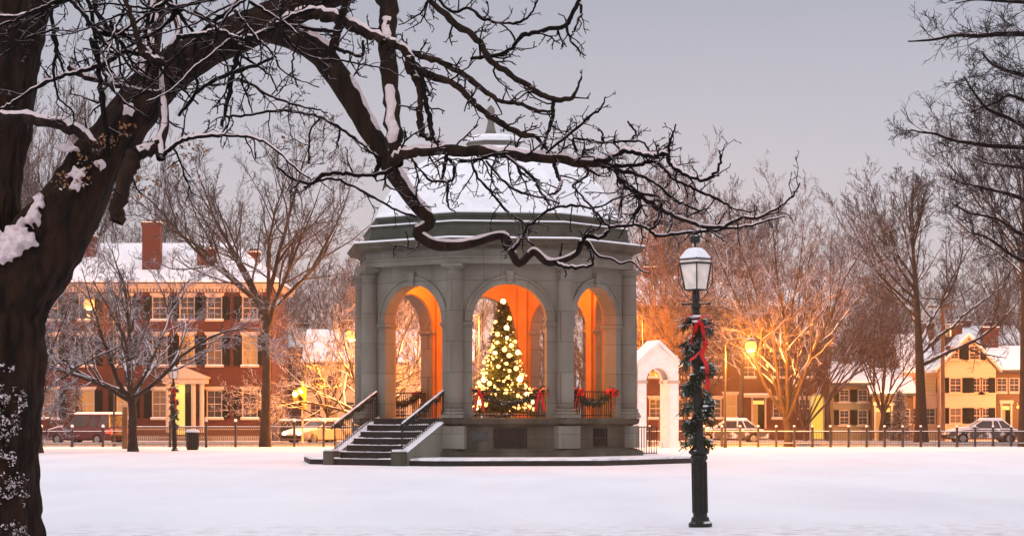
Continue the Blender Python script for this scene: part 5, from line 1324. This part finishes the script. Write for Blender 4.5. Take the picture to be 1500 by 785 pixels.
def snow_on(P, Rr, mode):
    """snow ridge lying on the top of a limb, broken where the limb gets steep"""
    cur = []
    for i in range(len(P)):
        a, b_ = P[max(0, i - 1)], P[min(len(P) - 1, i + 1)]; t = (b_ - a) / (np.linalg.norm(b_ - a) + 1e-9)
        up = np.array((0, 0, 1.)) - t[2] * t; u = np.linalg.norm(up); up /= u + 1e-9
        if mode == 2: side = np.array((-.25, -1, 0)); side -= side.dot(t) * t; side /= np.linalg.norm(side); up = side * .85 + up * .3; up /= np.linalg.norm(up); ok = noise.noise(Vector((P[i][2] * 2.2, P[i][0] * 1.5, 7))) > .0
        else: ok = u > .40 and noise.noise(Vector((P[i][0] * 5, P[i][2] * 5, 2))) > -.50
        if ok:
            sc_ = .82 * (1 + .25 * noise.noise(Vector(tuple(P[i] * 17))))
            cur.append((P[i] + up * Rr[i] * (.55 if mode == 1 else .38), (1 if mode == 2 else .55 + .5 * u) * Rr[i] * sc_ * (.98 if Rr[i] < .03 else .9)))
        if (not ok or i == len(P) - 1) and cur:
            if len(cur) > 2:
                q = np.array([c[0] for c in cur]); r_ = np.array([c[1] for c in cur]); r_[0] *= .3; r_[-1] *= .3; snowp.append((q, r_))
            cur = []
for li, (d0, d1, dens, tl, snow, pts) in enumerate(LIMBS):
    P, Rr = limb3d(pts, d0, d1, 16 if li < 2 else 5)
    thick = Rr.max() > .06
    # knots and crookedness
    if not thick:
        for i in range(1, len(P) - 1): P[i] += rng.normal(0, .0022 + Rr[i] * .10, 3)
        Rr = Rr * (1 + rng.normal(0, .07, len(Rr)))
    V, Q = rough_tube(P, Rr, 84 if li < 2 else 28 if thick else 12 if Rr.max() > .02 else 7, .16 if thick else .10, li)
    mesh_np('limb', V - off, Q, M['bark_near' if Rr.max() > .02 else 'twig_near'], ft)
    if snow: snow_on(P, Rr, snow)
    if dens:
        seg = np.linalg.norm(np.diff(P, axis=0), axis=1); Ltot = seg.sum(); n = int(Ltot * dens * (1.7 if pts[len(pts) // 2][0] > 330 else 1.25))
        cs = np.cumsum(seg) / Ltot
        for i in range(n):
            t = (i + rng.random()) / n; a = int(np.searchsorted(cs, t)); a = min(a, len(P) - 2); dd = P[a + 1] - P[a]; dd /= np.linalg.norm(dd)
            twig(P[a] + (P[a + 1] - P[a]) * rng.random(), dd, tl * .72 * (1 - .5 * t), min(.007, max(.0028, Rr[a] * .5)), 0 if rng.random() < .55 else 1)
V, Q = tubes(twigs, 4); mesh_np('crown', V - off, Q, M['twig_near'], ft)
# snow on the traced limbs
VV = []; QQ = []; o_ = 0
for P, Rr in snowp:
    V, Q = rough_tube(P, Rr, 10, .18, 5); VV.append(V); QQ.append(Q + o_); o_ += len(V)
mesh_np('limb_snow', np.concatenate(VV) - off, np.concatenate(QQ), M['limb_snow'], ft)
# snow lodged in the fork and on the flank of the trunk
m = MB(); m.T = Matrix.Translation(tuple(-off))
def clump(px, py, Y, w_, h_, k=9, rs=.26):
    for i in range(k * 6):
        a = PT(px + prnd.gauss(0, w_ * .42), py + prnd.gauss(0, h_ * .40), Y + prnd.gauss(0, .03)); s_ = prnd.uniform(.35, .8) * rs
        m.ball(tuple(a), (w_ * s_ * Y / F, .04, h_ * s_ * Y / F), 9, 6, .22, prnd)
for px, py, Y, w_, h_, k in ((18, 352, 13.72, 34, 24, 14), (8, 372, 13.68, 18, 18, 8), (36, 338, 13.74, 20, 20, 8), (50, 318, 13.80, 14, 20, 8), (60, 298, 13.84, 10, 16, 6), (112, 262, 13.74, 14, 24, 7), (95, 216, 13.80, 22, 10, 6), (205, 95, 13.70, 10, 16, 5), (190, 160, 13.76, 12, 14, 5), (148, 300 - 60, 13.78, 10, 10, 4)):
    clump(px, py, Y, w_, h_, k)
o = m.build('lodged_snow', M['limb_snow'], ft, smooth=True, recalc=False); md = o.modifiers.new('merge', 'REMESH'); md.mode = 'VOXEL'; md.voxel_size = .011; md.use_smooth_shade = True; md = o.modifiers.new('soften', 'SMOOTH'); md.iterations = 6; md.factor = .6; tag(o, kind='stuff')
# ivy with snow on the lower trunk
def leaf(m, p, s_, rg):
    d = Vector((rg.gauss(0, 1), rg.gauss(0, 1) - .4, rg.gauss(0, 1))).normalized(); e = d.cross(Vector((rg.gauss(0, 1), rg.gauss(0, 1), rg.gauss(0, 1)))).normalized(); p = Vector(tuple(p))
    m._a([p - d * s_, p - e * s_ * .55 + d * s_ * .1, p + d * s_, p + e * s_ * .55 + d * s_ * .1], [(0, 1, 2, 3)])
m = MB(); m.T = Matrix.Translation(tuple(-off)); m2 = MB(); m2.T = m.T
for i in range(1500):
    py = prnd.uniform(535, 800); px = prnd.uniform(-105, 40); 
    if noise.noise(Vector((px * .045, py * .03, 1))) < -.10 + max(0, px - 10) * .006: continue
    cx = np.interp(py, [520, 600, 690, 785], [-21, -25, -28, -32]); w_ = np.interp(py, [520, 600, 690, 785], [79, 83, 82, 88])
    u = (px - cx) / w_
    if abs(u) > .97: continue
    Y = 14 - math.sqrt(1 - u * u) * w_ * 14 / F - prnd.uniform(.0, .035)
    p = PT(px, py, Y); leaf(m, p, prnd.uniform(.010, .022), prnd)
    if noise.noise(Vector((px * .14, py * .14, 5))) > -.05: [leaf(m2, (p[0] + prnd.gauss(0, .012), p[1] - .014, p[2] + prnd.gauss(.004, .010)), prnd.uniform(.004, .011), prnd) for _ in range(3)]
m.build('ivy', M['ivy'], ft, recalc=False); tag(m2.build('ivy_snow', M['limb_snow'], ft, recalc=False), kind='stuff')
# dead leaves still hanging
m = MB(); m.T = Matrix.Translation(tuple(-off))
for px, py, sx, sy, k in ((160, 208, 22, 10, 34), (130, 235, 14, 14, 22), (88, 262, 14, 18, 24), (122, 268, 10, 12, 14), (272, 222, 10, 14, 24), (290, 215, 8, 10, 12), (253, 247, 6, 8, 10), (213, 278, 10, 10, 16), (234, 268, 12, 8, 14), (200, 262, 6, 10, 8), (293, 262, 5, 8, 8), (303, 205, 6, 8, 6), (415, 205, 4, 5, 4), (438, 214, 4, 5, 4), (205, 292, 6, 6, 6), (634, 262, 3, 4, 4), (182, 190, 10, 12, 14)):
    for i in range(k):
        p = PT(px + prnd.gauss(0, sx * .6), py + prnd.gauss(0, sy * .6), 12.85 + prnd.uniform(-.08, .5)); leaf(m, p, prnd.uniform(.010, .019), prnd)
m.build('dry_leaves', M['leaf'], ft, recalc=False)

# ------------------------------------------------------------------ tree reaching in from the right
RY = 40
rt = thing('overhanging_tree', (X(1640, RY), RY, 0), 'dark bare tree reaching in from beyond the right edge', 'tree'); off = np.array(rt.location)
RL = [
 [(1640, 1010 - 270, 60), (1636, 600, 46), (1630, 400, 40), (1625, 200, 34), (1618, 0, 26), (1610, -180, 14)],
 [(1622, 90, 16), (1570, 66, 12), (1520, 52, 9), (1470, 50, 8), (1430, 53, 7), (1400, 52, 5), (1370, 58, 4), (1348, 60, 3), (1330, 61, 2)],
 [(1624, 250, 16), (1570, 225, 11), (1500, 216, 8), (1455, 214, 7), (1425, 210, 6), (1395, 205, 5), (1370, 196, 4), (1350, 194, 3), (1334, 190, 2)],
 [(1622, 210, 14), (1560, 200, 10), (1510, 188, 8), (1475, 172, 6), (1448, 160, 5), (1428, 138, 4), (1412, 112, 2)],
 [(1622, 120, 14), (1560, 118, 10), (1510, 112, 8), (1480, 105, 6), (1455, 95, 4), (1440, 80, 3)],
 [(1628, 330, 15), (1570, 320, 10), (1520, 300, 8), (1480, 285, 6), (1440, 275, 5), (1410, 268, 3), (1392, 262, 2)],
 [(1628, 360, 14), (1570, 360, 10), (1525, 350, 8), (1490, 340, 6), (1460, 320, 4), (1420, 312, 3), (1400, 300, 2)],
 [(1624, 40, 14), (1570, 15, 10), (1520, 5, 7), (1470, 2, 5), (1430, 0, 3), (1400, 5, 2)],
 [(1626, 170, 12), (1570, 160, 9), (1520, 155, 7), (1480, 140, 5), (1460, 150, 4), (1420, 165, 2)],
 [(1626, 280, 12), (1570, 262, 9), (1530, 250, 7), (1490, 245, 5), (1450, 240, 3), (1425, 232, 2)],
 [(1628, 400, 14), (1560, 395, 10), (1510, 385, 7), (1480, 372, 5), (1450, 350, 4), (1420, 340, 2)],
]
twigs = []
def rtwig(p, dpar, L_, r, level):
    q = rng.normal(0, 1, 3); q -= q.dot(dpar) * dpar; q /= np.linalg.norm(q)
    ang = rng.uniform(.5, 1.1); d = dpar * math.cos(ang) + q * math.sin(ang)
    l = L_ * rng.uniform(.6, 1.2); n = 5 if level < 2 else 3
    pts, rad = crooked(p, d, l, n, r, max(.003, r * .5), .2); twigs.append((pts, rad))
    if level < 3:
        for i in range((7, 5, 3)[level]):
            a = rng.integers(0, n); dd = pts[a + 1] - pts[a]; dd /= np.linalg.norm(dd); rtwig(pts[a] + (pts[a + 1] - pts[a]) * rng.random(), dd, l * .45, max(.004, r * .65), level + 1)
for i, pts in enumerate(RL):
    P, Rr = limb3d(pts, RY, RY - (0 if i == 0 else rng.uniform(-2, 2)), 4)
    V, Q = rough_tube(P, Rr, 16 if i == 0 else 8, .12, i); mesh_np('trunk' if i == 0 else 'limb', V - off, Q, M['bark_near' if i == 0 else 'twig_near'], rt)
    if i:
        n = 17
        for j in range(n):
            a = rng.integers(2, len(P) - 1); dd = P[a + 1 if a + 1 < len(P) else a] - P[a - 1]; dd /= np.linalg.norm(dd)
            t = a / len(P); rtwig(P[a], dd, 1.15 * (1.15 - t * .75), .009, 0 if j % 2 else 1)
V, Q = tubes(twigs, 3); mesh_np('crown', V - off, Q, M['twig_near'], rt)

# ------------------------------------------------------------------ thin haze added to give the lamps halos
m = MB(); m.box(-140, 140, -12, 300, -1.5, 34)
hz = bpy.data.materials.new('added lamp halo haze'); hz.use_nodes = True; hz.node_tree.nodes.clear()
ho = hz.node_tree.nodes.new('ShaderNodeOutputMaterial'); hv = hz.node_tree.nodes.new('ShaderNodeVolumePrincipled')
hv.inputs['Color'].default_value = (.86, .82, .84, 1); hv.inputs['Density'].default_value = .0005; hv.inputs['Anisotropy'].default_value = .85
hz.node_tree.links.new(hv.outputs[0], ho.inputs['Volume'])
h = m.build('haze', hz); tag(h, 'thin added lamp halo haze', None, None, 'stuff')
